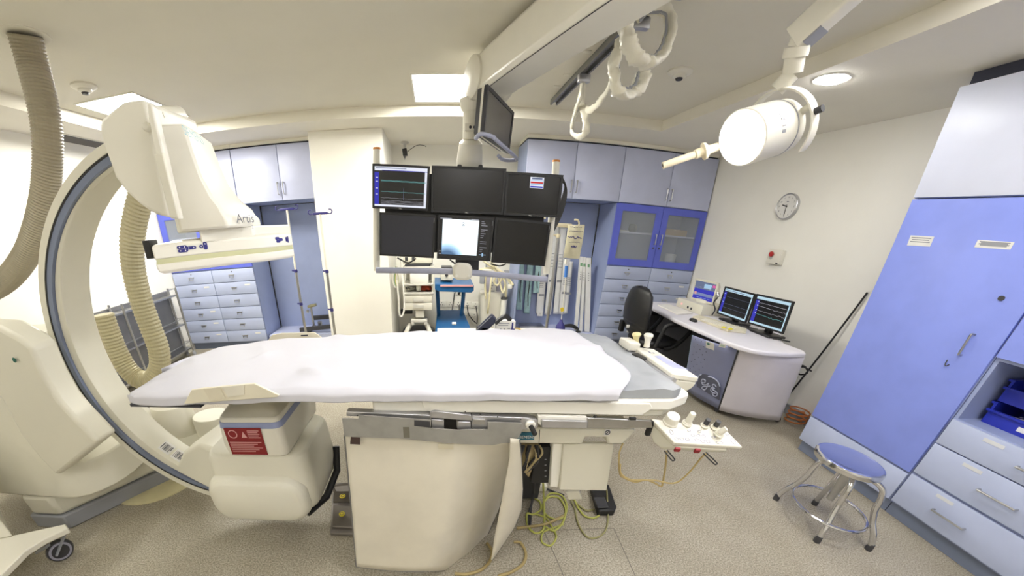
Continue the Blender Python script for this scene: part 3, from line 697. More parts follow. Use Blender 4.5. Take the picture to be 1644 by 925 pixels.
# mattress and sheet
gm = mat('grey vinyl mattress', (168, 172, 178), .38, var=.05, scale=8, bump=.2, bscale=14)
mt = [(.45, 1.01), (.83, 1.02), (.885, 1.05), (.90, 1.3), (.90, 1.66), (.86, 1.70), (.45, 1.70)]
def ml(k, z): c = V((.6, 1.35, 0)); return [V((c.x + (x - c.x) * k, c.y + (y - c.y) * k, z)) for x, y in mt]
def mg(u, v):
    x = lerp(.44, .905, u); yf, yb = 1.012, 1.705
    rnd = .05 * max(0, (u - .85) / .15) ** 2
    yf += rnd; yb -= rnd
    if v < .1: y, z = yf, lerp(.9445, .975, v / .1)
    elif v > .9: y, z = yb, lerp(.975, .9445, (v - .9) / .1)
    else: y, z = lerp(yf, yb, (v - .1) / .8), .974 + .006 * max(0, min(1, (x - .66) / .1))
    w_ = max(0, min(1, (x - .66) / .1)) * MN.noise(V((x * 7 + y * 8, y * 5 - x * 11, 2))) * .012 + max(0, min(1, (x - .66) / .1)) * MN.noise(V((x * 22, y * 14, 5))) * .004
    if u > .97: z = lerp(.9445, min(z, .972), (1 - u) / .03)
    return V((x + (.006 * MN.noise(V((y * 6, 1, 2))) if u > .9 else 0), y, z + (w_ if .1 <= v <= .9 and u <= .97 else 0)))
tag(B().grid(mg, 44, 60).build('mattress', gm, sharp=80), 'grey vinyl mattress end showing at the foot of the table', 'mattress')
sm = mat('white cotton sheet', (206, 206, 215), .9, var=.008, scale=5, bump=.1, bscale=5)
def backy(x):
    t = [(-1.15, 1.2), (-1.12, 1.37), (-1.05, 1.49), (-.84, 1.585), (-.25, 1.675), (.27, 1.735), (.8, 1.735)]
    for (a, b), (c, d) in zip(t, t[1:]):
        if x <= c: return lerp(b, d, (x - a) / (c - a))
    return t[-1][1]
def st(u, v):
    x = lerp(-1.135, .715, u)
    # the foot end of the sheet lies askew with rounded corners
    yb = backy(x); yf = .978
    zl = lerp(.943, .951, max(0, min(1, (x + .9) / .5)))
    if v < .12: y, z = yf, lerp(zl, .977, v / .12)
    elif v < .2: k = (v - .12) / .08; y, z = yf + .03 * k, lerp(.977, .991, math.sin(k * PI / 2))
    elif v < .92: k = (v - .2) / .72; y, z = lerp(yf + .03, yb - .02, k), .991
    else: k = (v - .92) / .08; y, z = lerp(yb - .02, yb + .004, k), lerp(.988, .945, k * k)
    if u > .93: # foot edge
        k = (u - .93) / .07
        f = (y - .978) / .75
        x += k * (-.10 * max(0, 1 - f * 4) ** 2 + .02 * math.sin(f * 3))
        z -= .006 * k ** 4 if v >= .12 else 0
    if u < .08:
        k = 1 - u / .08; y = lerp(y, 1.10, k * k * .28); z -= .02 * k ** 3 * (1 if .12 < v < .9 else .1)
    if u > .84 and .14 < v < .95: z += .009 * min(1, (u - .84) / .1)
    wr = MN.noise(V((x * 3, y * 3, 1))) * .006 + MN.noise(V((x * 9 + y * 5, y * 7 - x * 3, 4))) * .006 + .006 * max(0, MN.noise(V((x * 4 + y * 9, y * 3 - x * 9, 7)))) ** 2 * 4
    edge = 1 if .15 < v < .95 else .5
    fr = .006 * MN.noise(V((x * 8, 3.3, 0))) if v < .2 else 0
    return V((x, y + fr, z + wr * edge + (.004 * abs(MN.noise(V((x * 6, 9, 0)))) if v < .05 else 0)))
tag(B().grid(st, 110, 56).build('sheet', sm, sharp=80, solid=.004), 'white cotton sheet spread over the table mattress', 'sheet')
# elbow guards clipped to both sides of the table head
gt = mat('taped cream board', (226, 220, 200), .45, var=.03, scale=9)
def guard(px, y, dy, label):
    t = thing('arm_guard', label, 'arm guard', Y(*px[0], y), 'arm guards at the table head')
    B().prism([Y(a, b, y) for a, b in px], (0, dy, 0)).build('board', gt, t, bevel=.002)
    return t
g = guard([(295, 649), (307, 626), (330, 623), (408, 616), (448, 635), (445, 638), (350, 645)], .958, .008, 'cream arm guard on the near side of the table above the x-ray tube')
B().prism([Y(a, b, .955) for a, b in ((326, 624.5), (352, 622), (362, 640), (338, 645))], (0, .002, 0)).build('tape', mat('yellowed tape', (222, 215, 194), .35), g)
B().prism([Y(a, b, .955) for a, b in ((356, 622), (392, 618), (392, 634), (366, 638))], (0, .002, 0)).build('label_strip', mat('clear sticker', (228, 224, 210), .4), g)
g = guard([(422, 556), (437, 538), (452, 535), (505, 534), (526, 549), (520, 553)], 1.69, .008, 'cream arm guard on the far side of the table before the drip stands')
B().prism([Y(a, b, 1.688) for a, b in ((483, 538), (494, 537.5), (494, 539.5), (483, 540))], (0, .001, 0)).build('slot', M['ink'], g)
# ================================================================ TABLE CONTROLS
cpn = thing('control_console', 'near table-side console with grey knobs and a joystick hung on the steel rail', 'control panel', (.9, .93, .83), 'table-side control panels')
q = [Z(1046, 672, .868), Z(1163, 687, .872), Z(1193, 718, .838), Z(1083, 711, .836)]
nrm = (q[1] - q[0]).cross(q[3] - q[0]).normalized(); nrm = -nrm if nrm.z < 0 else nrm
eu = (q[2] - q[3]).normalized(); ev = nrm.cross(eu)
o = q[3]
B().prism([p - nrm * .0 for p in q], nrm * -.016).build('top_plate', M['cream2'], cpn, bevel=.004)
d1, d2 = q[0] - nrm * .016, q[3] - nrm * .016
sd = [d1 + eu * .004, d2 + eu * .004, d2 + eu * .004 - V((0, 0, .012)), d2.lerp(d1, .35) + eu * .004 - V((0, 0, .052)), d1.lerp(d2, .3) + eu * .004 - V((0, 0, .06)), d1 + eu * .004 - V((0, 0, .04))]
B().prism(sd, eu * .2).build('housing', M['cream'], cpn, bevel=.006)
B().box((.772, .99, .80), (.79, 1.005, .862), .003).build('rail_clamp', M['black'], cpn)
def onp(px, py): return PL(px, py, o, nrm)
def knob(px, py, prof, name, m, base=None):
    return B().lathe(prof, onp(px, py), nrm, 28).build(name, m, cpn)
knob(1076, 678, [(.027, 0), (.027, .004), (.024, .008), (.024, .03), (.022, .034), (.0, .035)], 'dial', M['cream2'])
knob(1103, 680, [(.018, 0), (.018, .004), (.015, .006), (.015, .009), (.012, .011), (.011, .05), (.009, .054), (0, .055)], 'joystick', M['cream2'])
for px, py in ((1131, 684), (1147, 687)):
    k = knob(px, py, [(.015, 0), (.015, .004), (.010, .006), (.0095, .012)], 'knob_base', M['cream'])
    B().lathe([(.0095, .012), (.0088, .034), (.0, .035)], onp(px, py), nrm, 18).build('grey_knob', M['dark'], k)
k = knob(1153.5, 698, [(.016, 0), (.016, .004), (.012, .006), (.012, .010)], 'tilt_knob', M['cream'])
p = onp(1153.5, 698); B().tube([p + nrm * .01, p + nrm * .02 + eu * .004, p + nrm * .034 + eu * .012], [.010, .011, .009], 16).build('tilt_cap', M['cream2'], k)
ringm = mat('grey print ring', (128, 128, 160), .6, var=0)
for px, py, rx, ry in ((1086, 705, .007, .0055), (1094.5, 705, .007, .0055), (1103.5, 706, .007, .0055), (1119, 707, .008, .006), (1128, 708.5, .008, .006), (1136.5, 709, .007, .006), (1112, 699, .007, .0055), (1121, 699.5, .007, .0055), (1129.5, 700.5, .007, .0055), (1106, 691.5, .006, .004), (1123, 693, .006, .0045), (1155, 711, .013, .006), (1145, 702, .007, .004), (1078, 694, .006, .011), (1177, 709, .008, .012), (1167, 697.5, .006, .004)):
    c = onp(px, py) + nrm * .0006
    B().tube([c + eu * rx * math.cos(t) + ev * ry * math.sin(t) for t in [2 * PI * i / 20 for i in range(20)]], .0007, 5, closed=True).build('button_ring', ringm, cpn)
for px, py in ((1092, 722), (1124.5, 724)):
    p = onp(px, py) - nrm * .016; B().obox(p + ev * .012, eu * .009, ev * .004, nrm * .008).build('red_key', mat('red key', (150, 24, 36), .5), cpn)
for px0, px1 in (((1071, 720), (1084, 736)), ((1134, 724), (1153, 742))):
    a, b = onp(*px0) - nrm * .012, onp(*px1) - nrm * .012; s_ = (b - a).cross(nrm).normalized() * .006
    B().tube(smooth_pts([a + s_, b + s_ - (b - a) * .1, b, b - s_ - (b - a) * .1, a - s_], 4), .0022, 6).build('guard_bow', M['black'], cpn)
cab = mat('tan cable', (184, 164, 112), .6)
pts = [Y(1070, 725, .93), Y(1069, 745, .935), Y(1064, 775, .95), Y(1061, 781, .955), Y(1050, 775, .955), Y(1036, 771, .96), Y(1020, 774, .97), Y(1003, 768, .99), Y(995, 760, 1.02), Y(994, 730, 1.03), Y(1000, 712, 1.05)]
B().tube(smooth_pts(pts, 5), .0035, 6).build('cable', cab, cpn)
pts = [Y(1135, 728, .9), Y(1125, 736, .9), Y(1108, 757, .91), Y(1090, 773, .92), Y(1075, 776, .93), Y(1055, 772, .945), Y(1035, 771, .955), Y(1012, 770, .98), Y(997, 760, 1.01), Y(996, 745, 1.02)]
B().tube(smooth_pts(pts, 5), .0035, 6).build('cable', cab, cpn)

tp = thing('touch_console', 'far table-end console with a tilted touch screen and two pale joysticks', 'control panel', (1.0, 1.35, .98), 'table-side control panels')
q = [Z(1017, 557, .99), Z(1049, 560, .975), Z(1122, 606, .975), Z(1080, 600, .99)]
nrm = (q[1] - q[0]).cross(q[3] - q[0]).normalized(); nrm = -nrm if nrm.z < 0 else nrm
o = q[0]; eu = (q[3] - q[0]).normalized(); ev = (q[1] - q[0]); ev = (ev - eu * ev.dot(eu)).normalized()
B().prism(q, nrm * -.022).build('top_plate', M['cream2'], tp, bevel=.004)
a, b = q[3] - nrm * .023, q[2] - nrm * .023
half = [a.lerp(b, .5 - .5 * math.cos(t)) - nrm * .05 * math.sin(t) for t in [PI * i / 12 for i in range(13)]]
B().prism(half, (q[0] - q[3]).normalized() * .3).build('housing', M['cream'], tp, bevel=.004)
sc_ = [PL(px, py, o, nrm) + nrm * .0008 for px, py in ((1050, 572), (1061, 571), (1105, 594), (1080, 591))]
sm_ = mat('pale touch screen', (196, 200, 236), .3, var=.10, scale=14)
B().face(sc_).build('touch_screen', sm_, tp)
for px, py, w_ in ((1043, 566, .012), (1049, 567, .007)):
    p = PL(px, py, o, nrm) + nrm * .0008; B().face([p - eu * w_ - ev * .004, p + eu * w_ - ev * .004, p + eu * w_ + ev * .004, p - eu * w_ + ev * .004]).build('badge', M['inkblue'], tp)
st_ = Z(1004, 552, 1.0)
B().obox(st_ + V((.02, .0, .0)), (.028, 0, 0), (0, .05, 0), (0, 0, .018), .006).build('joystick_block', M['cream2'], tp)
def grip(px, py, top, m):
    a = Z(px, py, 1.0); b_ = Y(*top, a.y)
    h = (b_ - a).length; d_ = (b_ - a).normalized()
    return B().lathe([(.014, 0), (.012, h * .3), (.014, h * .55), (.021, h * .85), (.017, h * .97), (.0, h)], a, d_, 20).build('joystick', m, tp)
grip(1021, 551, (1022, 534.5), mat('yellowed rubber', (226, 216, 166), .6)); grip(1038, 557, (1042, 535.5), M['cream2'])
for px, t_ in (((1003, 575), (1005, 553)), ((1056, 612), (1061, 593))):
    a = Z(*px, .925); b_ = Y(*t_, a.y); b_.x = a.x
    B().obox((a + b_) / 2 + V((.012, 0, 0)), (.005, 0, 0), (0, .014, 0), V((0, 0, (b_ - a).length / 2)), .004).build('bracket', M['cream2'], tp)
B().tube([Z(1008, 563, .965), Z(1082, 612, .965)], .012, 8).build('clamp_bar', M['alu'], tp)
p0, p1 = Z(1017, 574, .96), Z(1034, 584, .96); B().obox((p0 + p1) / 2, (p1 - p0) / 2, (.018, .008, 0), (0, 0, .022), .003).build('clamp', M['black'], tp)
p0, p1 = Z(1092, 612, .955), Z(1086, 606, .96); B().cyl(p0, p0 + V((-.05, .06, .005)), .012, n=14).build('clamp_knob', M['dark'], tp)

# ================================================================ MONITOR BANK
YM = 2.85
mbk = thing('monitor_boom', 'cream ceiling boom and frame that carries the bank of six screens', 'monitor boom', (.25, 2.95, 2.4))
bl, br_ = V((.362, 2.614, 2.35)), V((.68, 1.67, 2.35)); dirb = (br_ - bl).normalized(); sdb = V((-dirb.y, dirb.x, 0))   # sdb points to +x side
if sdb.x < 0: sdb = -sdb
E0 = bl - dirb * .22; E1 = bl + dirb * 3.2
def bl_loop(p): return [p + V((0, 0, 0)), p + V((0, 0, .03)) - sdb * .018, p + V((0, 0, .225)) - sdb * .012, p + V((0, 0, .255)) + sdb * .01, p + V((0, 0, .255)) + sdb * .20, p + V((0, 0, .225)) + sdb * .226, p + V((0, 0, .04)) + sdb * .22, p + sdb * .2, p + V((0, 0, -.0)) + sdb * .09]
B().loft([bl_loop(E0), bl_loop(E1)]).build('boom_arm', M['cream2'], mbk, bevel=.006)
B().prism([bl - dirb * .2 - V((0, 0, .003)), E1 - V((0, 0, .003)), E1 - V((0, 0, .003)) + sdb * .003, bl - dirb * .2 - V((0, 0, .003)) + sdb * .003], (0, 0, .003)).build('seam', M['dark'], mbk)
ec = bl - dirb * .25 + V((0, 0, .118))
B().lathe([(.02, -.05), (.10, -.048), (.132, -.03), (.135, 0), (.135, .225), (.12, .24), (.0, .245)], ec, sdb, 40).build('elbow_joint', M['cream2'], mbk)
jx = V((.265, 2.95, 0))
B().lathe([(.085, 2.36), (.075, 2.30), (.058, 2.28), (.058, 2.10), (.05, 2.09)], jx, (0, 0, 1), 28).build('swivel', M['cream2'], mbk)
B().box((.215, 2.882, 2.14), (.33, 2.90, 2.19), .004).build('brake_unit', M['cream2'], mbk)
for dx in (-.03, .0): B().cyl((.285 + dx, 2.876, 2.165), (.285 + dx, 2.884, 2.165), .010, n=14).build('brake_knob', M['dark'], mbk)
a, b_ = V((.268, 2.95, 2.10)), V((.262, 3.03, 1.86))
B().tube([a, a.lerp(b_, .1), a.lerp(b_, .3), a.lerp(b_, .75), b_], [.06, .085, .092, .10, .085], 28).build('drop_tube', M['cream2'], mbk)
B().box((.17, 2.93, 1.16), (.36, 3.0, 1.93), .01).build('spine', M['dark'], mbk)
for px in ((605, 240, 605, 435), (893, 260, 877, 440)):
    a, b_ = Y(px[0], px[1], 2.93), Y(px[2], px[3], 2.93)
    pt = B().tube([a, b_], .027, 20).build('frame_post', M['cream2'], mbk)
    B().lathe([(.0275, 0), (.0275, -.014), (.02, -.016)], a + V((0, 0, .012)), (0, 0, 1), 18).build('orange_cap', mat('orange cap', (204, 132, 56), .5), pt)
gl = M['lilac'] = mat('lilac grey tube', (168, 172, 194), .4)
B().tube([Y(604, 434, 2.86), Y(742, 436.5, 2.86), Y(878, 449, 2.86)], .023, 20).build('grab_rail', gl, mbk)
hub = B().loft([rrect(Y(742.5, 436, yy), (1, 0, -.04), (0, 0, 1), hx, hz, .05, 6) for yy, hx, hz in ((2.95, .07, .06), (2.84, .078, .066), (2.80, .075, .064), (2.785, .06, .05))]).build('brake_hub', M['cream2'], mbk, bevel=.003)
for px in (733, 753):
    p = Y(px, 443, 2.785); B().lathe([(.011, 0), (.011, .005), (0, .006)], p, (0, -1, 0), 16).build('hub_button', M['white'], hub)
B().box((-.38, 2.912, 1.30), (.85, 2.924, 1.86)).build('mount_plate', M['black'], mbk)
B().box((-.40, 2.925, 1.42), (.88, 2.955, 1.47)).build('mount_bar', M['black'], mbk)
B().box((-.40, 2.925, 1.72), (.88, 2.955, 1.77)).build('mount_bar', M['black'], mbk)

def emis(name, rgb, s): return emat(name, [srgb(c) for c in rgb], s)
S = dict(dark=mat('dark screen', (12, 12, 14), .25, var=0), slate=mat('slate screen', (40, 42, 54), .3, var=0), white=emis('lit white', (235, 238, 250), 1.0), blue=emis('lit blue', (70, 70, 190), .9), black=mat('lit black', (30, 30, 32), .25, var=0),
         teal=emis('trace teal', (120, 190, 190), .8), pale=emis('trace pale', (180, 180, 190), .8), sky=emis('lit sky', (170, 205, 235), .95), red=emis('lit red', (210, 70, 70), .9), grey=emis('lit grey', (120, 130, 160), .8), yel=emis('trace yellow', (200, 200, 120), .8), cyan=emis('lit ice', (195, 225, 240), .95))
class Scr:
    """A flat screen in the plane of its four outer corners; s.r() lays a rectangle in fractions of the screen."""
    def __init__(s, tl, tr, br, bl, depth, label, cat='monitor', case='black', bez=.016, chin=None, group=None, name='monitor', taper=.6):
        tl, tr, br, bl = map(V, (tl, tr, br, bl))
        c = (tl + tr + br + bl) / 4; u = ((tr - tl) + (br - bl)).normalized(); v = ((tl - bl) + (tr - br)); v = (v - u * v.dot(u)).normalized()
        s.w = ((tr - tl).length + (br - bl).length) / 2; s.h = ((tl - bl).length + (tr - br).length) / 2; s.u, s.v = u, v; s.n = u.cross(v)
        s.t = thing(name, label, cat, c - s.n * depth, group); s.c = c; s.bez = bez; s.chin = chin or bez
        s.case = B().loft([rrect(c + s.n * k, u, v, s.w / 2 * f, s.h / 2 * f, .006, 2) for k, f in ((0, 1), (-.012, 1), (-.02, .96), (-depth, taper))]).build('casing', M[case], s.t)
        s.sw, s.sh = s.w - 2 * bez, s.h - bez - s.chin; s.o = c - u * s.sw / 2 - v * (s.h / 2 - s.chin)
        bz = B()
        for x0, x1, y0, y1 in ((-s.w / 2, s.w / 2, s.h / 2 - bez, s.h / 2), (-s.w / 2, s.w / 2, -s.h / 2, -s.h / 2 + s.chin), (-s.w / 2, -s.w / 2 + bez, -s.h / 2 + s.chin, s.h / 2 - bez), (s.w / 2 - bez, s.w / 2, -s.h / 2 + s.chin, s.h / 2 - bez)):
            bz.obox(c + u * (x0 + x1) / 2 + v * (y0 + y1) / 2 + s.n * .003, u * (x1 - x0) / 2, v * (y1 - y0) / 2, s.n * .003)
        bz.build('bezel', M[case], s.t)
        s.scr = None; s.k = 1
    def panel(s, m): s.scr = B().face([s.o + s.n * .001 + s.u * a * s.sw + s.v * b * s.sh for a, b in ((0, 0), (1, 0), (1, 1), (0, 1))]).build('screen', m, s.t); return s
    def r(s, x0, y0, x1, y1, m, name='screen_area', k=1):
        B().face([s.o + s.n * (.001 + .0004 * k) + s.u * a * s.sw + s.v * b * s.sh for a, b in ((x0, y0), (x1, y0), (x1, y1), (x0, y1))]).build(name, m, s.scr); return s
    def line(s, pts, m, wd=.004, name='trace', k=2):
        b = B()
        for (x0, y0), (x1, y1) in zip(pts, pts[1:]):
            b.face([s.o + s.n * (.001 + .0004 * k) + s.u * a * s.sw + s.v * c * s.sh for a, c in ((x0, y0 - wd), (x1, y1 - wd), (x1, y1 + wd), (x0, y0 + wd))])
        b.build(name, m, s.scr); return s
def at_m(*px): return [Y(a, b, YM) for a, b in px]
GM = 'screens of the boom'
rs = random.Random(11)
def wave(y, n=26, amp=.008, x0=.12, x1=.98, slope=-.01): return [(lerp(x0, x1, i / n), y + slope * i / n + amp * math.sin(i * 1.3 + y * 40) * rs.random()) for i in range(n + 1)]
m1 = Scr(*at_m((598, 262), (690, 268), (687, 338), (598, 335)), .05, 'lit screen with green traces at the top left of the six-screen bank', group=GM).panel(S['black'])
m1.r(0, .90, 1, 1, S['white']).r(0, 0, 1, .05, S['white']).r(0, .05, .085, .86, S['blue']).r(.955, .05, 1, .9, S['white']).r(.02, .955, .6, .975, S['grey'], k=2).r(.14, .90, 1, .915, S['blue'], k=2)
for y, mm in ((.66, 'teal'), (.64, 'teal'), (.38, 'teal'), (.22, 'pale'), (.155, 'pale'), (.13, 'pale'), (.10, 'pale'), (.08, 'pale')): m1.line(wave(y, amp=.006), S[mm], .004 if mm == 'teal' else .0025)
for y in (.72, .62, .45, .3): m1.r(.02, y, .065, y + .015, S['white'], k=2)
m1.line([(.56, .17), (.56, .48)], S['grey'], .002); m1.r(.558, .17, .563, .48, S['grey'], k=3)
m2 = Scr(*at_m((691, 266), (812, 271), (808, 345), (694, 341)), .05, 'wide dark screen at the top middle of the six-screen bank', group=GM).panel(S['dark'])
m3 = Scr(*at_m((812, 276), (905, 281), (896, 350), (809, 345)), .05, 'dark screen showing one small lit window, top right of the bank', group=GM).panel(S['dark'])
m3.r(.42, .68, .68, .96, S['white']).r(.43, .80, .67, .845, S['red'], k=2).r(.43, .76, .67, .79, S['sky'], k=2).r(.43, .69, .67, .73, S['blue'], k=2).r(.43, .87, .67, .89, S['sky'], k=2).r(.45, .905, .65, .945, S['grey'], k=2)
m4 = Scr(*at_m((610, 341), (699, 345), (697, 415), (609, 410)), .05, 'unlit charcoal screen at the bottom left of the six-screen bank', group=GM).panel(S['slate'])
m5 = Scr(*at_m((703, 345), (793, 349), (788, 420), (702, 415)), .05, 'screen glowing with a white x-ray picture, bottom middle of the bank', group=GM).panel(S['black'])
xm = bpy.data.materials.new('x-ray picture'); xm.use_nodes = True; nt = xm.node_tree; nt.nodes.clear()
tc = nt.nodes.new('ShaderNodeTexCoord'); mp = nt.nodes.new('ShaderNodeMapping'); gr = nt.nodes.new('ShaderNodeTexGradient'); gr.gradient_type = 'SPHERICAL'
xc = m5.o + m5.u * m5.sw * .16 - m5.v * m5.sh * .12
mp.inputs['Location'].default_value = tuple(-c / .20 for c in xc); mp.inputs['Scale'].default_value = (5, 5, 5)
rp = nt.nodes.new('ShaderNodeValToRGB'); e = rp.color_ramp.elements
e[0].position = .05; e[0].color = (.86, .95, 1, 1); e[1].position = .62; e[1].color = (.08, .14, .24, 1)
k_ = e.new(.28); k_.color = (.75, .9, 1, 1); k_ = e.new(.42); k_.color = (.36, .55, .78, 1)
em = nt.nodes.new('ShaderNodeEmission'); em.inputs[1].default_value = 1.5; out = nt.nodes.new('ShaderNodeOutputMaterial')
nt.links.new(tc.outputs['Object'], mp.inputs[0]); nt.links.new(mp.outputs[0], gr.inputs[0]); nt.links.new(gr.outputs['Fac'], rp.inputs[0]); nt.links.new(rp.outputs[0], em.inputs[0]); nt.links.new(em.outputs[0], out.inputs[0])
m5.r(.05, .07, .75, .96, xm, 'x_ray_picture')
c5 = [(.45 + .035 * math.cos(t), .845 + .04 * math.sin(t)) for t in [2 * PI * i / 14 for i in range(15)]]
m5.line(c5, emis('grey ring', (90, 110, 130), .6), .006, 'catheter_ring'); m5.r(.44, .835, .46, .855, S['black'], k=3)
for i in range(16):
    y = .93 - i * .05; w_ = rs.uniform(.03, .14)
    if i not in (3, 9, 12): m5.r(.80, y, .80 + w_, y + .012, S['pale'], k=2)
m5.r(.80, .09, .93, .105, S['sky'], k=2).r(.85, .06, .88, .14, S['sky'], k=2).r(.0, .965, .22, .985, S['pale'], k=2).r(.6, .97, .74, .985, S['pale'], k=2).r(.0, .07, .035, .1, S['pale'], k=2).r(.0, .14, .03, .16, S['pale'], k=2)
m6 = Scr(*at_m((794, 350), (884, 357), (875, 428), (790, 421)), .05, 'unlit black screen at the bottom right of the six-screen bank', group=GM).panel(S['dark'])
for s_, px in ((m1, (644, 336)), (m2, (750, 342.5)), (m3, (852, 347))):
    p = Y(*px, YM - .008); text('DELL', p - s_.u * .016, s_.u, s_.v, .011, M['white'], 'maker_mark', s_.t, ext=0)
for s_, px in ((m4, (696, 350)), (m5, (790, 355)), (m6, (881.5, 363))):
    p = Y(*px, YM - .008); text('SIEMENS', p + s_.u * .002, -s_.v, s_.u, .009, M['grey'], 'maker_mark', s_.t, ext=0)
# black cable bundle behind the right screens and loops underneath
cbt = thing('cable_bundle', 'bundle of black cables arching behind the right edge of the screen bank', 'cables', Y(905, 300, 3.0))
for k in range(6):
    d = k * 1.6
    pts = [Y(893, 288, 2.99), Y(902 + d * .5, 286 + d, 3.0), Y(909 - d * .3, 305, 3.02), Y(906 - d, 330, 3.02), Y(898 - d * 1.2, 352, 3.02), Y(888 - d * .5, 372, 3.0)]
    B().tube(smooth_pts(pts, 5), .008, 7).build('cable', M['black'], cbt)
for k, (a, b_, c_) in enumerate((((638, 414), (655, 422), (668, 415)), ((722, 417), (735, 425), (750, 421)), ((788, 424), (802, 427), (812, 424)))):
    B().tube(smooth_pts([Y(*a, 3.03), Y(*b_, 3.03), Y(*c_, 3.03)], 6), .006, 7).build('cable', M['black'], cbt)

# the separate touch display with its lilac handle
p_tl, p_tr, p_br, p_bl = Y(783, 135, 2.51), Y(824, 181, 3.01), Y(817, 247, 3.01), Y(773, 217, 2.51)
td = Scr(p_tl, p_tr, p_br, p_bl, .07, 'turned touch display with a lilac grab handle hanging left of the draped cables', name='touch_display', bez=.022, chin=.03, taper=.9, case='dark')
td.panel(mat('unlit grey screen', (88, 86, 86), .25, var=.05, scale=5))
B().loft([rrect(td.c - td.n * k, td.u, td.v, td.w / 2 * .97, td.h / 2 * .98, .01, 2) for k in (.02, .034)]).build('rear_frame', M['cream2'], td.t)
a = td.c - td.u * td.w / 2 - td.v * (td.h / 2 + .01); b_ = td.c + td.u * td.w / 2 - td.v * (td.h / 2 + .01)
hp = [a - td.u * .05 - td.n * .02 + td.v * -.02, a - td.u * .07 + td.n * .02 + td.v * .0, a - td.u * .0 + td.n * .07, a + td.u * .06 + td.n * .08 - td.v * .01, b_ - td.u * .02 + td.n * .07 - td.v * .02, b_ + td.u * .02 + td.n * .02 - td.v * .03, b_ - td.u * .03 - td.n * .03 - td.v * .035, b_ - td.u * .14 - td.n * .03 - td.v * .03]
B().tube(smooth_pts(hp, 5), .013, 10).build('grab_handle', gl, td.t)
B().tube([td.c - td.n * .06 - td.v * .02, V((.354, 2.925, 2.16))], .022, 12).build('mount_arm', M['cream2'], td.t)

# ================================================================ CEILING RAIL AND DRAPED CABLE
rl = thing('ceiling_rail', 'grey aluminium ceiling rail with hanging trolleys for the draped cable', 'rail', (1.12, 2.6, ZC))
rx = 1.105
B().prism([(rx - .035, 0.6, ZC - .001), (rx + .035, 0.6, ZC - .001), (rx + .035, 0.6, ZC - .045), (rx + .02, 0.6, ZC - .045), (rx + .02, 0.6, ZC - .02), (rx - .02, 0.6, ZC - .02), (rx - .02, 0.6, ZC - .045), (rx - .035, 0.6, ZC - .045)], (0, 3.18, 0)).build('track', mat('dull aluminium', (128, 128, 128), .4, .7), rl)
for y in (3.05, 2.25, 1.95):
    B().box((rx - .045, y - .02, ZC - .10), (rx + .045, y + .02, ZC - .046), .004).build('trolley', M['alu'], rl)
for y in (2.8, 3.2, 3.45):
    B().box((rx - .11, y - .02, ZC - .004), (rx - .06, y + .02, ZC), .001).build('ceiling_clip', M['cream'], rl)
dr = mat('crinkled clear drape', (234, 230, 214), .3, var=.04, scale=10, bump=.5, bscale=22)
def drape(px, r, label, yp=None):
    pts = [(Y(a, b, yp + d) if yp else X(a, b, 1.12 + d)) for a, b, d in px]
    for p in pts: p.z = min(p.z, ZC - .06)
    pp = smooth_pts(pts, 7); n = len(pp); r0 = random.Random(len(px))
    rr_l = r if isinstance(r, list) else [r] * len(px)
    rad = [lerp(rr_l[min(len(px) - 1, i // 7)], rr_l[min(len(px) - 1, i // 7 + 1)], (i % 7) / 7) * (1 + .10 * math.sin(i * .9) + .12 * r0.uniform(-1, 1)) * (1 if 0 < i < n - 1 else .6) for i in range(n)]
    bb = B().tube(pp, rad, 18, flat=.5)
    for q_ in bb.bm.verts:
        q_.co += V((MN.noise(q_.co * 26), MN.noise(q_.co * 26 + V((9, 0, 0))), MN.noise(q_.co * 26 + V((0, 9, 0))))) * (.30 * min(rad[2:-2]))
    o_ = tag(bb.build('draped_cable', dr, sharp=70), label, 'draped cable', 'cable loops in clear drape')
    cc_ = sum(pp, V()) / n
    B().tube([p + (cc_ - p).normalized() * rad[i] * .62 for i, p in enumerate(pp)], min(rad) * .34, 8).build('inner_cable', M['grey'], o_)
    return o_
drape([(939, 112, 0), (933, 150, -.02), (922, 185, -.02), (918, 210, 0), (928, 220, .01), (940, 212, .02), (940, 190, .02), (933, 165, .02), (938, 125, .02)], .028, 'narrow teardrop loop of draped cable, farthest along the ceiling rail')
drape([(937, 135, .03), (934, 165, .04), (945, 177, .03), (962, 165, .02), (978, 140, 0), (986, 118, 0), (990, 100, 0)], .026, 'sagging stretch of draped cable between the teardrop loop and the middle loop')
drape([(998, 62, 0), (989, 90, 0), (986, 118, .0), (990, 143, 0), (1000, 152, .02), (1015, 150, .04), (1028, 135, .05), (1030, 115, .05)], .048, 'middle loop of draped cable under the ceiling rail', 2.2)
drape([(1003, -14, 0), (1003, 25, -.01), (1008, 62, -.01), (1020, 90, -.02), (1038, 101, -.01), (1058, 94, .01), (1071, 70, .03), (1076, 42, .05), (1071, 18, .06), (1055, 9, .07), (1037, 15, .07), (1024, 30, .06)], [.062, .062, .058, .056, .052, .046, .04, .036, .034, .034, .034, .034], 'large near loop of draped cable beside the cream boom arm', 2.06)

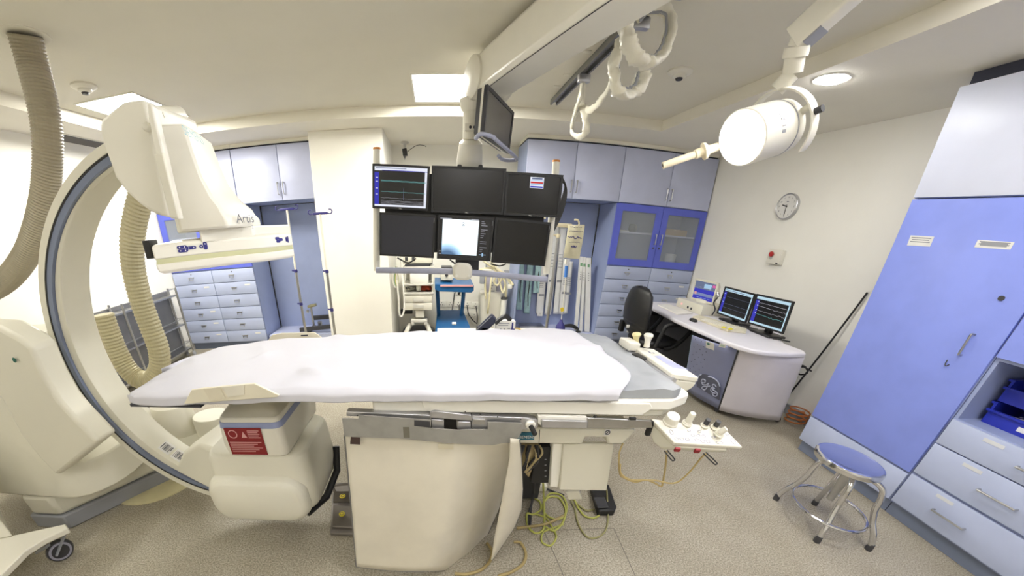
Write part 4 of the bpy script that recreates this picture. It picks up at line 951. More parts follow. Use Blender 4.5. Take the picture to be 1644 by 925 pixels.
# ================================================================ OPERATING LAMP
lp = thing('operating_lamp', 'round cream operating lamp on a ceiling arm with its white lens lit', 'operating lamp', (1.35, 1.5, 2.0))
Lc = CAM + ray(1190, 222) * 1.98; Bc = CAM + ray(1261, 202) * 2.20
ax = (Bc - Lc).normalized(); R = .106
B().lathe([(R * .96, 0), (R, .004), (R * 1.0, .02), (R * 1.0, .185), (R * .97, .19), (R * .97, .235), (R * .7, .27), (R * .2, .285), (0, .286)], Lc, ax, 48).build('lamp_body', M['cream2'], lp)
B().lathe([(R * .93, -.001), (R * .90, -.008), (R * .5, -.015), (0, -.017)], Lc, ax, 40).build('lens', emat('lit lens', (1, .99, .97), 14), lp)
B().lathe([(R * 1.005, .183), (R * 1.012, .187), (R * 1.005, .191)], Lc, ax, 48).build('joint_line', M['grey'], lp)
p = Lc + ax * .12; tou = ray(1250, 205); side = (-ax.cross(tou)).normalized()
# logo dashes on the body
fr_ = -(tou - ax * tou.dot(ax)).normalized(); upv = ax.cross(fr_); upv = upv if upv.z > 0 else -upv
for k, (da, w_) in enumerate(((.42, .012), (.26, .010), (.02, .003), (-.16, .01))):
    q_ = Lc + ax * .10 + (fr_ * math.cos(da) + upv * math.sin(da)) * R * 1.003
    B().obox(q_, ax * .010, (upv * math.cos(da) - fr_ * math.sin(da)) * w_ * .6, (fr_ * math.cos(da) + upv * math.sin(da)) * .0005).build('maker_mark', M['grey'], lp)
u_, v_ = fr_, upv
yk = []
for k in range(25):
    a = math.radians(-140 + 280 * k / 24)
    yk.append(Lc + ax * .225 + (v_ * math.cos(a) + u_ * math.sin(a)) * R * 1.34)
b_ = B()
rings = []
for p in yk:
    rad = (p - (Lc + ax * .225)).normalized()
    rings.append([p + rad * .004 - ax * .022, p + rad * .004 + ax * .022, p - rad * .004 + ax * .022, p - rad * .004 - ax * .022])
b_.loft(rings).build('yoke', M['cream2'], lp, bevel=.002)
for k in (6, 18):
    p = yk[k]; rad = (p - (Lc + ax * .225)).normalized(); B().cyl(p, p - rad * R * .38, .014, n=14).build('pivot', M['cream'], lp)
p = yk[19]; rad = (p - (Lc + ax * .225)).normalized(); B().tube([p, p + rad * .03], .013, 14).build('dark_knob', M['dark'], lp)
top = yk[12]
k1, k2, k3, k4 = CAM + ray(1272, 118) * 2.17, CAM + ray(1276, 92) * 2.17, CAM + ray(1280, 75) * 2.17, CAM + ray(1290, 52) * 2.17
B().tube([top, k1], .03, 20).build('stem', M['cream2'], lp)
B().tube([k1, k2, k2 + (k3 - k2) * .01, k3], [.035, .035, .043, .043], 24).build('swivel_collar', M['cream2'], lp)
B().tube([k3, k4], .034, 20).build('neck', M['cream2'], lp)
aa = k4; ab = CAM + ray(1345, 2) * 2.16; dd = (ab - aa).normalized(); sd = dd.cross(V((0, 0, 1))).normalized(); up2 = sd.cross(dd)
end = aa + dd * 1.2
B().loft([rrect(p, sd, up2, .035, .048, .012, 3) for p in (aa - dd * .03, end)]).build('spring_arm', M['cream2'], lp, bevel=.002)
B().obox(aa + dd * .02 - up2 * .0485 , dd * .03, sd * .03, up2 * .003).build('arm_end_plate', M['grey'], lp)
B().tube([end, V((end.x, end.y, ZC - .001))], .04, 20).build('ceiling_post', M['cream2'], lp)
h0 = Lc + CAM * 0 + ax * .09 - u_ * 0; ha = CAM + ray(1145, 238) * 2.06; hb = CAM + ray(1064, 266) * 1.99
hd = (hb - ha).normalized()
B().lathe([(.017, -.03), (.019, .02), (.034, .03), (.036, .042), (.021, .046), (.02, .075), (.0155, .08), (.0148, (hb - ha).length - .01), (.0155, (hb - ha).length)], ha, hd, 24).build('sterile_handle', mat('warm cream handle', (238, 226, 196), .4), lp)
B().lathe([(.008, 0), (.007, .001)], hb + hd * .0002, hd, 14).build('handle_bore', M['dark'], lp)
sl_ = bpy.data.lights.new('lamp beam', 'SPOT'); sl_.energy = LAMP_W; sl_.spot_size = math.radians(70); sl_.spot_blend = .6; sl_.shadow_soft_size = .09
so = bpy.data.objects.new('lamp_beam', sl_); COL.objects.link(so); so.location = Lc - ax * .03; so.rotation_euler = (-ax).to_track_quat('-Z', 'Y').to_euler(); adopt(so, lp)
# ================================================================ WORKSTATION DESK
dk = thing('workstation_desk', 'white curved workstation desk with a blue grey round-cornered front by the clock wall', 'desk', (2.9, 3.0, 0))
tp_ = [Z(a, b, .75) for a, b in ((1041, 490), (1060, 500), (1085, 513), (1111.8, 525), (1149, 541), (1170, 549), (1185, 555), (1208, 561), (1234, 565.2), (1270, 568), (1294.8, 567.7))]
out = tp_ + [V((3.05, 2.30, .75)), V((3.04, 2.40, .75)), V((3.03, 2.48, .75)), V((3.10, 2.58, .75)), V((3.3, 2.76, .75)), V((3.4, 2.9, .75)), V((3.4, 4.1, .75)), V((2.55, 4.1, .75))]
B().prism([p - V((0, 0, .038)) for p in out], (0, 0, .038)).build('worktop', mat('pale grey worktop', (222, 220, 228), .4, var=.02), dk, bevel=.012, seg=3)
bp = [V((2.68, 3.09, 0)), V((2.66, 2.85, 0)), V((2.697, 2.565, 0)), V((2.74, 2.52, 0))]
# blue grey front panel (curved) and white end panel (curved); both flare towards the top
def rise(pl, pu, n=14):
    return lambda u, v: pl(u).lerp(pu(u), v)
def curve(pts):
    s_ = smooth_pts(pts, 8)
    def f(t):
        x = t * (len(s_) - 1); i = min(int(x), len(s_) - 2); return s_[i].lerp(s_[i + 1], x - i)
    return f
lo1 = curve([Z(1098, 622, .06), Z(1118, 637, .06), Z(1138, 648, .06), Z(1154, 656, .06)])
hi1 = curve([Z(1112, 539, .711), Z(1137, 548, .711), Z(1162, 555, .711), Z(1186, 559, .711)])
bg = mat('blue grey panel', (136, 142, 176), .45, var=.03)
fp = B().grid(rise(lo1, hi1), 16, 10).build('front_panel', bg, dk, solid=.012)
lo2 = curve([Z(1154.5, 658, .06), Z(1180, 665, .06), Z(1215, 671, .06), Z(1240, 674, .06), Z(1251, 674, .06), V((3.25, 2.45, .06)), V((3.27, 2.7, .06))])
hi2 = curve([Z(1187, 559, .711), Z(1215, 566, .711), Z(1250, 572, .711), Z(1280, 574, .711), Z(1291, 573, .711), V((3.1, 2.40, .711)), V((3.15, 2.7, .711))])
B().grid(rise(lo2, hi2), 30, 10).build('end_panel', mat('pale lilac white panel', (216, 212, 222), .4, var=.02), dk, solid=.012)
e0 = [lo1(1).lerp(hi1(1), k / 6) + V((-.004, -.004, 0)) for k in range(7)]
B().tube(e0, .008, 6).build('panel_seam', M['dark'], dk)
B().tube([hi1(0).lerp(lo1(0), k / 6) for k in range(7)], .006, 6).build('panel_edge', mat('pale teal edge', (140, 178, 190), .5), dk)
B().box((2.75, 2.7, .055), (3.25, 3.05, .71)).build('cabinet', M['dark'], dk)
B().box((2.80, 3.05, .06), (3.30, 4.05, .70)).build('back_board', M['dark'], dk)
B().box((2.62, 4.02, 0), (3.3, 4.06, .712)).build('leg_panel', M['dark'], dk)
for p in (lo1(.93), lo2(.75), V((2.72, 3.05, 0))):
    B().cyl((p.x + .03, p.y + .03, .027), (p.x + .055, p.y + .04, .027), .027, n=18).build('castor', M['dark'], dk)
# vent dots, stickers and the round-cornered emblem on the front panel
def onfront(px, py, k=.009):
    best = None
    for i in range(61):
        for j in range(41):
            q_ = lo1(i / 60).lerp(hi1(i / 60), j / 40); d = (q_ - CAM).normalized(); e = (d - ray(px, py)).length
            if best is None or e < best[0]: best = (e, i / 60, j / 40)
    u, v = best[1], best[2]
    q_ = lo1(u).lerp(hi1(u), v); du = (lo1(min(1, u + .05)).lerp(hi1(min(1, u + .05)), v) - lo1(max(0, u - .05)).lerp(hi1(max(0, u - .05)), v)).normalized(); dv = (hi1(u) - lo1(u)).normalized()
    dv = (dv - du * dv.dot(du)).normalized(); n = du.cross(dv); n = n if n.dot(CAM - q_) > 0 else -n
    q_ = PL(px, py, q_ + n * k, n)
    return q_, du, dv, n
for i in range(5):
    for j in range(12):
        if (i + j) % 2 == 0:
            q_ = lo1(.10 + i * .06).lerp(hi1(.10 + i * .06), .97 - j * .065); n = (CAM - q_).normalized(); n.z = 0
            p_, n_ = q_ + n * .0062, n
            B().cyl(p_, p_ + n_ * .0012, .0065, n=8).build('vent_hole', M['ink'], fp)
for (px, py), (w_, h_), nm in (((1140, 555), (.075, .075), 'paper_sticker'), ((1160, 555), (.05, .04), 'small_sticker')):
    q_, du, dv, n = onfront(px, py)
    stk = B().obox(q_, du * w_ / 2, dv * h_ / 2, n * .001).build(nm, M['paper'], fp)
    if w_ > .06: B().lathe([(.014, 0), (.0, .001)], q_ + n * .001 - du * .016 + dv * .012, n, 16).build('round_print', mat('green blue print', (70, 130, 120), .6), stk)
    else: B().obox(q_ + n * .0012, du * .015, dv * .010, n * .0004).build('square_print', mat('pale green print', (190, 206, 190), .6), stk)
q_, du, dv, n = onfront(1138, 619, .008)
W_ = .122
gm_ = mat('dark grey emblem', (92, 96, 118), .5, var=0); bm2 = mat('emblem line', (176, 182, 208), .5, var=0)
def em_(x, y, k=0): return q_ + du * x * W_ + dv * y * W_ + n * (.002 + k)
shape = [(-1, -.62), (.95, -1.05), (.95, .25)] + [(.95 * math.cos(t) + 0.0, .25 + .8 * math.sin(t)) for t in [PI * i / 12 for i in range(1, 12)]] + [(-1, .25)]
emb = B().prism([em_(*p) for p in shape], n * .002).build('emblem', gm_, fp)
def stroke(pts, wd=.045): B().tube(smooth_pts([em_(x, y, .003) for x, y in pts], 5), wd * W_, 8).build('emblem_stroke', bm2, emb)
stroke([(-.62, .12), (-.5, .42), (-.28, .42), (-.34, .12), (-.55, .05), (-.45, -.12), (-.18, .0), (-.02, .25), (-.12, -.25), (-.32, -.62), (-.52, -.55), (-.44, -.32), (-.1, -.12), (.16, .06)])
stroke([(.62, .22), (.5, .38), (.32, .28), (.36, .08), (.52, .0), (.26, -.08), (.22, -.38), (.4, -.52), (.62, -.44)])
stroke([(.34, -.2), (.62, -.26), (.76, -.46), (.66, -.74), (.44, -.78), (.36, -.6), (.5, -.5)])
stroke([(.88, .42), (.7, .82), (.3, 1.0), (-.05, .92)], .05)
stroke([(-.95, .0), (-.88, .5), (-.62, .86)], .05)

# things on the desk
GS = 'screens on the workstation desk'
XM = 3.02
def at_x(*px): return [X(a, b, XM) for a, b in px]
def stand(s_, dx=.07):
    c = s_.c - s_.n * dx; B().box((c.x - .025, c.y - .03, .772), (c.x + .02, c.y + .03, c.z - .04), .004).build('stand_neck', M['black'], s_.t)
    B().box((c.x - .11, c.y - .12, .7505), (c.x + .09, c.y + .12, .772), .008).build('stand_foot', M['black'], s_.t)
f1 = Scr(*at_x((1168.8, 462), (1219.5, 475), (1191.5, 516.6), (1147.5, 500.5)), .05, 'left of the two black monitors on the workstation desk, flat dim traces', group=GS, bez=.016).panel(S['black'])
f1.r(0, .9, 1, 1, S['cyan']).r(0, 0, 1, .07, S['cyan']).r(0, .07, .09, .86, S['blue']).r(.955, .07, 1, .9, S['cyan']).r(.02, .93, .8, .95, S['grey'], k=2)
for y in (.70, .42, .27): f1.line([(.1, y), (.95, y)], S['grey'], .0035)
for y in (.78, .6, .46): f1.r(.02, y, .07, y + .02, S['sky'], k=2)
stand(f1)
f2 = Scr(*at_x((1221, 474), (1281, 486.8), (1251.4, 533.7), (1195.5, 516.5)), .05, 'right of the two black monitors on the workstation desk, jagged green traces', group=GS, bez=.016).panel(S['black'])
f2.r(0, .9, 1, 1, S['cyan']).r(0, 0, 1, .07, S['cyan']).r(0, .07, .11, .86, S['blue']).r(.955, .07, 1, .9, S['cyan'])
for y, mm in ((.78, 'pale'), (.66, 'pale'), (.5, 'pale'), (.37, 'teal')):
    pts = [(lerp(.12, .94, i / 24), y - .004 * i * (.5 if y > .7 else 1) * .6 + (0.03 * rs.uniform(-1, 1) if i > 11 and y < .7 else .004 * rs.uniform(-1, 1))) for i in range(25)]
    f2.line(pts, S[mm], .006)
for y in (.8, .66, .5, .38): f2.r(.07, y, .1, y + .02, S['white'], k=2)
stand(f2)
# small beige patient monitor on its processor box
e_ = Scr(*[X(a, b, 3.0) for a, b in ((1120.3, 447.7), (1157.5, 455.5), (1141.6, 488.5), (1105.8, 478.3))], .10, 'small beige monitor with blue bands at the far end of the desk', group=GS, case='cream', bez=.022).panel(S['grey'])
e_.r(0, .36, 1, .58, S['blue']).r(0, 0, 1, .2, S['blue']).r(0, .2, 1, .36, mat('lit slate', (110, 124, 170), .4, var=0, emit=.3)).r(.45, .66, .8, .9, S['sky'], k=2).r(.84, .78, .98, .92, emis('pink', (220, 110, 170), .9), k=2).r(.05, .24, .16, .38, emis('salmon', (236, 170, 160), .9), k=2)
for k in range(5): e_.r(.08 + .16 * k, .62 + .05 * (k % 2), .18 + .16 * k, .64 + .05 * (k % 2), S['pale'], k=2)
for k in range(4): e_.r(.2 + .18 * k, .1, .32 + .18 * k, .115, S['sky'], k=2)
c = e_.c - e_.n * .06
B().lathe([(.11, .8575), (.10, .89), (.05, .895), (.05, .95)], (c.x, c.y, 0), (0, 0, 1), 24).build('swivel_stand', M['cream'], e_.t)
bx = thing('processor_box', 'low beige equipment box with a red light under the small monitor', 'equipment box', (3.05, 3.6, .75))
B().box((2.87, 3.42, .7505), (3.25, 3.87, .856), .006).build('case', M['cream'], bx)
p = X(1093, 493, 2.868); p.z = max(p.z, .80); B().lathe([(.008, 0), (.006, .004)], p, (-1, 0, 0), 14).build('red_lamp', emat('red lamp', (1, .25, .25), 3), bx)
for px in (1103, 1109): p = X(px, 498, 2.868); p.z = max(p.z, .785); B().box((2.864, p.y - .012, p.z - .012), (2.87, p.y + .012, p.z + .012), .001).build('port', M['dark'], bx)
tag(B().prism([Z(a, b, .7515) for a, b in ((1055.6, 491), (1073, 490), (1112, 504), (1088, 506))], (0, 0, .014)).build('keyboard_cover', M['white'], bevel=.003), 'flat white keyboard cover at the far front of the desk', 'keyboard')
kbm = mat('beige keyboard', (222, 216, 192), .5)
kp = [Z(a, b, .7515) for a, b in ((1111, 511), (1122, 508.5), (1198, 531), (1197, 536), (1168, 533))]
kb = thing('keyboard', 'beige keyboard with two yellow notes in front of the black monitors', 'keyboard', kp[2])
B().prism(kp, (0, 0, .02)).build('case', kbm, kb, bevel=.003)
kd, ke = (Z(1185, 530, .772) - Z(1128, 513, .772)), (Z(1135, 512, .772) - Z(1128, 515, .772)); ke.z = 0
for r_i in range(3):
    rowb = B()
    for k in range(16):
        p = Z(1126, 514, .7722) + kd * (.02 + .058 * k) + ke * (.1 + .32 * r_i)
        rowb.obox(p + V((0, 0, .002)), kd * .022, ke * .12, V((0, 0, .0025)))
    rowb.build('key_row', M['cream2'], kb)
ym = mat('yellow note', (232, 220, 60), .7)
for px in ((1162, 525.5), (1173, 528)):
    p = Z(*px, .7778); B().obox(p, kd * .045, ke * .3, V((0, 0, .0006))).build('sticky_note', ym, kb)
p = Z(1112.5, 516, .7505); ms = thing('computer_mouse', 'black computer mouse on the desk beside the beige keyboard', 'mouse', p)
B().ball(p + V((0, 0, .012)), .001, 32, 50, 18, 18).build('shell', M['black'], ms)
p = X(1156, 474, 2.97); ct = thing('hanging_cable', 'dark jointed cable and plug hanging beside the small beige monitor', 'cable', p)
B().tube(smooth_pts([X(1152, 478, 2.99), X(1146, 486, 2.98), X(1148, 497, 2.97), X(1143, 506, 2.96)], 5), .008, 8).build('cable', M['dark'], ct)
B().lathe([(.012, 0), (.016, .02), (.012, .05)], X(1153, 477, 2.99), (0, .3, .6), 14).build('plug', M['steel'], ct)
cb_ = thing('desk_cables', 'tangle of black cables under the two black monitors', 'cables', (2.98, 2.75, .75))
for k in range(7):
    a = X(1160 + k * 12, 512 + k * 4, 3.06); q_ = [a, a + V((-.04, -.05 - .01 * k, -.06)), V((a.x - .02, a.y - .14, .762)), V((a.x + .06, a.y - .2, .76))]
    for p in q_: p.z = max(p.z, .757)
    B().tube(smooth_pts(q_, 5), .006, 7).build('cable', M['black'], cb_)

# ================================================================ OFFICE CHAIR
ch = thing('office_chair', 'black swivel office chair drawn up to the workstation desk', 'chair', (2.36, 3.45, 0))
def cback(u, v):
    a = (u - .5) * 2; z = lerp(.52, .985, v); hw = .235 * (1 - .30 * max(0, (v - .45) / .55) ** 2.0) * (1 - .22 * max(0, (.25 - v) / .25))
    if v > .9: hw *= math.sqrt(max(.02, 1 - ((v - .9) / .1) ** 2))
    if v < .06: hw *= math.sqrt(max(.1, 1 - ((.06 - v) / .06) ** 2))
    rib = .004 * math.sin(v * 60) if .12 < v < .3 else 0
    return V((2.135 + .045 * a * a - .03 * math.sin(v * 3) + rib - .02 * v, 3.475 + a * hw, z))
B().grid(cback, 24, 40).build('backrest', M['black'], ch, solid=.05, sharp=60)
def sq(z, k): return [V((2.40 + .24 * k * math.copysign(abs(math.cos(t)) ** .6, math.cos(t)), 3.46 + .235 * k * math.copysign(abs(math.sin(t)) ** .6, math.sin(t)), z)) for t in [2 * PI * i / 36 for i in range(36)]]
B().loft([sq(.41, .8), sq(.42, .95), sq(.45, 1), sq(.475, .97), sq(.488, .8), sq(.49, .4)]).build('seat', M['black'], ch, sharp=60)
B().box((2.125, 3.42, .40), (2.15, 3.52, .60), .01).build('back_bracket', M['black'], ch)
pb_ = B().box((2.10, 3.66, .47), (2.15, 3.72, .60), .012).build('tilt_lever', M['black'], ch)
p = Y(1006.5, 524, 3.4); B().box((p.x - .002, 3.395, p.z - .016), (p.x + .028, 3.41, p.z + .016), .002).build('white_tag', M['paper'], ch)
for y in (3.20, 3.73):
    lp_ = [(2.27, y, .44), (2.30, y, .58), (2.33, y, .665), (2.42, y, .68), (2.58, y, .675), (2.63, y, .64), (2.56, y, .53), (2.46, y, .445), (2.38, y, .42)]
    B().tube(smooth_pts(lp_, 5), .022, 12).build('armrest', M['black'], ch)
    B().box((2.36, min(y, 3.46), .40), (2.44, max(y, 3.46), .415)).build('arm_bracket', M['dark'], ch)
B().tube([(2.40, 3.46, .41), (2.40, 3.46, .09)], .03, 16).build('gas_lift', M['dark'], ch)
for k in range(5):
    a = 2 * PI * k / 5 + .3; e = V((2.40 + .28 * math.cos(a), 3.46 + .28 * math.sin(a), .07))
    lg = B().tube([(2.40, 3.46, .11), e], [.03, .018], 10).build('leg', M['black'], ch)
    B().cyl((e.x - .02 * math.sin(a), e.y + .02 * math.cos(a), .026), (e.x + .02 * math.sin(a), e.y - .02 * math.cos(a), .026), .026, n=16).build('castor', M['black'], lg)

# ================================================================ STEEL STOOL
sto = thing('steel_stool', 'round polished steel stool with bent legs and a foot ring', 'stool', (2.385, 1.19, 0))
sc0 = V((2.362, 1.222, 0))
B().lathe([(.166, .424), (.175, .428), (.177, .452), (.173, .461), (.162, .4635), (.152, .459), (.0, .459)], sc0, (0, 0, 1), 56).build('seat', M['chrome'], sto)
cc = V((2.378, 1.20, 0))
B().tube([cc + V((0, 0, .18)), cc + V((0, 0, .431))], [.02, .03], 18).build('spindle', M['steel'], sto)
feet = [V((2.262, 1.41, 0)), V((2.527, 1.335, 0)), V((2.224, 1.045, 0)), V((2.527, .945, 0))]
fc = sum(feet, V()) / 4
for f_ in feet:
    d = (f_ - fc); hub = V((cc.x, cc.y, 0))
    def at(k, z): q_ = hub.lerp(f_, k); q_.z = z; return q_
    pts = [at(.10, .385), at(.35, .40), at(.58, .375), at(.66, .31), at(.68, .25), at(.78, .17), at(.92, .10), at(1, .03)]
    lg = B().tube(smooth_pts(pts, 6), .0165, 12).build('leg', M['chrome'], sto)
    B().lathe([(.019, 0), (.019, .02), (.016, .045)], f_, (0, 0, 1), 16).build('rubber_foot', M['dark'], lg)
B().tube([fc + V((.205 * math.cos(t), .205 * math.sin(t), .128)) for t in [2 * PI * i / 48 for i in range(48)]], .009, 10, closed=True).build('foot_ring', M['chrome'], sto)

# ================================================================ CORRUGATED HOSES
hm = mat('ribbed grey beige hose', (160, 152, 132), .45, var=.04); hm2 = mat('ribbed yellowed hose', (178, 170, 138), .4, var=.04)
def hose(pts, r, m, label, pitch=.018):
    pp = smooth_pts(pts, 14)
    L = [0]
    for a, b in zip(pp, pp[1:]): L.append(L[-1] + (b - a).length)
    n = int(L[-1] / (pitch / 2)); q_, rad = [], []; j = 0
    for i in range(n + 1):
        s_ = L[-1] * i / n
        while j < len(L) - 2 and L[j + 1] < s_: j += 1
        k = (s_ - L[j]) / max(1e-9, L[j + 1] - L[j]); q_.append(pp[j].lerp(pp[j + 1], min(1, k))); rad.append(r * (1 if i % 2 else .92))
    return tag(B().tube(q_, rad, 22).build('corrugated_hose', m, sharp=12), label, 'hose')
h1 = [Z(40, 57, ZC - .001)] + [Y(a, b, 2.15) for a, b in ((52, 100), (66, 155), (75, 205), (77, 260), (72, 315), (60, 365), (42, 410), (12, 448), (-25, 470), (-70, 480))]
hose(h1, .082, hm, 'thick grey corrugated hose dropping from the ceiling at the far left')
p = Z(40, 57, ZC); cg_ = thing('ceiling_collar', 'pale ring on the ceiling around the thick corrugated hose', 'collar', p)
B().lathe([(.083, -.002), (.10, -.006), (.118, -.004), (.12, 0), (.083, 0)], p, (0, 0, 1), 36).build('ring', M['ceil'], cg_)
h2 = [Y(a, b, 2.15) for a, b in ((238, 285), (224, 325), (215, 365), (212, 400), (216, 440), (228, 487), (243, 528), (255, 562), (256, 590), (243, 609), (222, 608), (203, 590), (188, 564), (176, 535), (165, 505))]
hose(h2, .074, hm2, 'yellowed corrugated hose looping down behind the C-arm', .024)

# ================================================================ STEEL RACK AT THE LEFT WALL
rk = thing('steel_rack', 'three-tier stainless steel rack along the left wall behind the C-arm', 'rack', (-3.5, 3.8, 0))
rx0, rx1, ry0, ry1 = -3.58, -3.12, 3.36, 4.38
for x in (rx0, -3.36):
    pass
for x, y in ((-3.58, 3.40), (-3.58, 4.40), (-3.40, 3.40), (-3.46, 4.40)):
    pt = B().tube([(x, y, .06), (x, y, .94)], .014, 12).build('post', M['steel'], rk)
    B().lathe([(.022, 0), (.022, .045), (.012, .062)], (x, y, 0), (0, 0, 1), 14).build('foot', M['grey'], pt)
for z in (.12, .46, .855):
    B().prism([(-3.60, 2.9, z), (-3.40, 2.9, z), (-3.40, 3.4, z), (-3.46, 4.40, z), (-3.60, 4.40, z)], (0, 0, -.022)).build('shelf', M['steel'], rk, bevel=.003)
for z in (.93, .53, .20):
    B().tube([(-3.40, 2.9, z), (-3.40, 3.4, z), (-3.46, 4.40, z), (-3.58, 4.40, z)], .004, 6).build('guard_rail', M['steel'], rk)
B().box((-3.61, 2.9, .1), (-3.605, 4.40, .9)).build('back_panel', mat('dull steel sheet', (140, 140, 142), .4, .6), rk)

# ================================================================ DRIP STANDS
nv = mat('navy plastic', (52, 50, 120), .45)
def drip_stand(px, pt, y, zb, label, m, knobs, hs=1):
    a = Y(*px, y); b_ = V((a.x, y, .0))
    t = thing('drip_stand', label, 'drip stand', b_, 'drip stands')
    B().tube([V((a.x, y, .08)), V((a.x, y, knobs[0]))], .016, 14).build('lower_tube', M['steel'], t)
    B().tube([V((a.x, y, knobs[0])), a], .012, 12).build('upper_tube', M['cream2'] if m is nv else M['steel'], t)
    for z in knobs: 
        B().lathe([(.02, -.018), (.022, 0), (.018, .018)], (a.x, y, z), (0, 0, 1), 16).tube([(a.x, y, z), (a.x - .045, y, z + .006)], .009, 8).build('clamp_collar', m, t)
    hk = B().box((a.x - .085 * hs, y - .012 * hs, a.z - .012 * hs), (a.x + .085 * hs, y + .012 * hs, a.z + .014 * hs), .006)
    hk.build('hook_bar', m, t)
    for sx in (-1, 1):
        q_ = [(a.x + sx * hs * x_, y, a.z + hs * z_) for x_, z_ in ((.08, .004), (.115, -.006), (.135, .014), (.125, .038), (.10, .04))]
        B().tube(smooth_pts(q_, 4), .006 * hs, 8).build('hook', m, t)
    for k in range(5):
        an = 2 * PI * k / 5; e = V((a.x + .16 * math.cos(an), y + .16 * math.sin(an), .05))
        B().tube([V((a.x, y, .09)), e], .012, 8).build('leg', M['steel'], t)
        B().cyl((e.x, e.y - .012, .025), (e.x, e.y + .012, .025), .025, n=14).build('castor', M['dark'], t)
    return t, a
drip_stand((460.5, 336), (495, 540), 4.28, 0, 'drip stand with a navy hook head left of the white pillar, farther left one', nv, (1.06, .66))
drip_stand((514, 343), (541, 545), 4.17, 0, 'drip stand with a navy hook head against the edge of the white pillar', nv, (1.05, .60))
ivm = mat('cream plastic hook', (228, 218, 188), .4)
t, a = drip_stand((898, 362), (876, 540), 3.6, 0, 'chrome drip stand with a cream hook head right of the screen bank', ivm, (1.44,), 1.45)
bag = thing('fluid_bag', 'clear yellowish fluid bag with blue writing hung on the chrome drip stand', 'fluid bag', Y(923, 355, 3.535))
fb_ = mat('yellowish clear bag', (222, 216, 184), .18, var=.07, scale=14, bump=.3, bscale=18, alpha=.86)
def bagf(u, v, s_):
    L_ = [(912, 361), (909, 385), (904, 414)]; R_ = [(939, 361), (935, 390), (930, 416)]
    l = ipx(list(zip((0, .5, 1), L_)), v); r_2 = ipx(list(zip((0, .5, 1), R_)), v)
    bul = .028 * math.sin(PI * u) ** .7 * math.sin(PI * min(1, v * .8 + .2)) ** .8
    return Y(lerp(l[0], r_2[0], u), lerp(l[1], r_2[1], u), 3.535 - s_ * bul)
b_ = B(); b_.grid(lambda u, v: bagf(u, v, 1), 12, 16).grid(lambda u, v: bagf(u, v, -1), 12, 16); bmesh.ops.remove_doubles(b_.bm, verts=b_.bm.verts, dist=.0005)
b_.build('bag', fb_, bag)
rw = random.Random(3)
for x0, x1, y0, am, wd in ((915, 934, 364, .004, .0018), (914, 936, 371, .004, .0018), (911, 934, 381, .011, .0035), (913, 931, 389, .003, .0012), (917, 926, 396, .010, .003)):
    pts = [Y(lerp(x0, x1, k / 14), y0 + (x1 - x0) * .06 * k / 14, 3.503) + V((0, 0, am * rw.uniform(-1, 1))) for k in range(15)]
    B().tube(smooth_pts(pts, 3), wd, 5).build('writing', nv, bag)
B().tube([Y(909, 416, 3.56), Y(908, 424, 3.56)], .012, 10).build('port', M['cream2'], bag)
B().tube([Y(909.5, 427, 3.56), Y(908, 445, 3.56)], .016, 12).build('drip_chamber', mat('blue clamp', (70, 130, 210), .4), bag)
B().tube(smooth_pts([Y(908, 445, 3.56), Y(906, 470, 3.56), Y(903, 497, 3.56), Y(901, 515, 3.56)], 4), .004, 6).build('line', M['cream2'], bag)
p = Y(902.5, 497, 3.56); B().obox(p, (.014, 0, .008), (0, .008, 0), (-.008, 0, .018)).build('yellow_clip', mat('yellow clip', (226, 200, 50), .5), bag)
a_, b2 = Y(901, 514, 3.56), Y(897.5, 543, 3.56)
B().lathe([(.012, 0), (.014, .02), (.042, .06), (.052, .10), (.045, .14), (.02, .18), (.014, .205)], b2, (a_ - b2), 22).build('hand_pump', nv, bag)
# ================================================================ EQUIPMENT IN THE BACK ALCOVE
def pbox(b, x0, y0, x1, y1, y, dep, bev=.004):
    a, c = Y(x0, y0, y), Y(x1, y1, y)
    return b.box((min(a.x, c.x), y, min(a.z, c.z)), (max(a.x, c.x), y + dep, max(a.z, c.z)), bev)
gp = mat('pale grey plastic', (206, 204, 196), .45, var=.02)
ac = thing('equipment_cart', 'cream equipment cart with stacked devices and two drawers beside the white pillar', 'equipment cart', (-.2, 4.75, 0))
yq = 4.58
pbox(B(), 649, 474, 694, 485, yq, .40).build('drawer', M['cream2'], ac)
pbox(B(), 649, 486.5, 694, 498, yq, .40).build('drawer', M['cream2'], ac)
for y0 in (479, 490): pbox(B(), 663, y0, 680, y0 + 5.5, yq - .015, .015, .004).build('handle', gp, ac)
pbox(B(), 647, 470.5, 696, 473, yq - .01, .43).build('deck', gp, ac)
for x in (-.405, -.03): B().box((x - .012, 4.62, .69), (x + .012, 4.66, 1.04), .003).build('upright', M['cream'], ac)
B().box((-.40, 4.95, .69), (-.03, 4.97, 1.12)).build('back_panel', gp, ac)
pbox(B(), 647, 456, 695, 458.5, yq, .38).build('shelf', gp, ac)
pbox(B(), 647, 428.5, 696, 432, yq, .38).build('shelf', gp, ac)
B().box((-.40, 4.60, .69), (-.03, 4.96, .70)).build('shelf', gp, ac)
B().box((-.24, 4.7, .30), (-.16, 4.8, .50), .004).build('column', M['cream'], ac)
pbox(B(), 667, 499, 681, 510, yq + .02, .12).build('vaporiser', M['cream2'], ac)
pbox(B(), 660, 514, 686, 518, yq - .02, .2).build('footrest', gp, ac)
for x in (662, 683): pbox(B(), x - 2, 517, x + 3, 522, yq - .02, .06, .002).build('footrest_end', gp, ac)
B().lathe([(.23, .12), (.24, .15), (.22, .19), (.10, .21)], (-.235, 4.78, 0), (0, 0, 1), 28).build('base', M['dark'], ac)
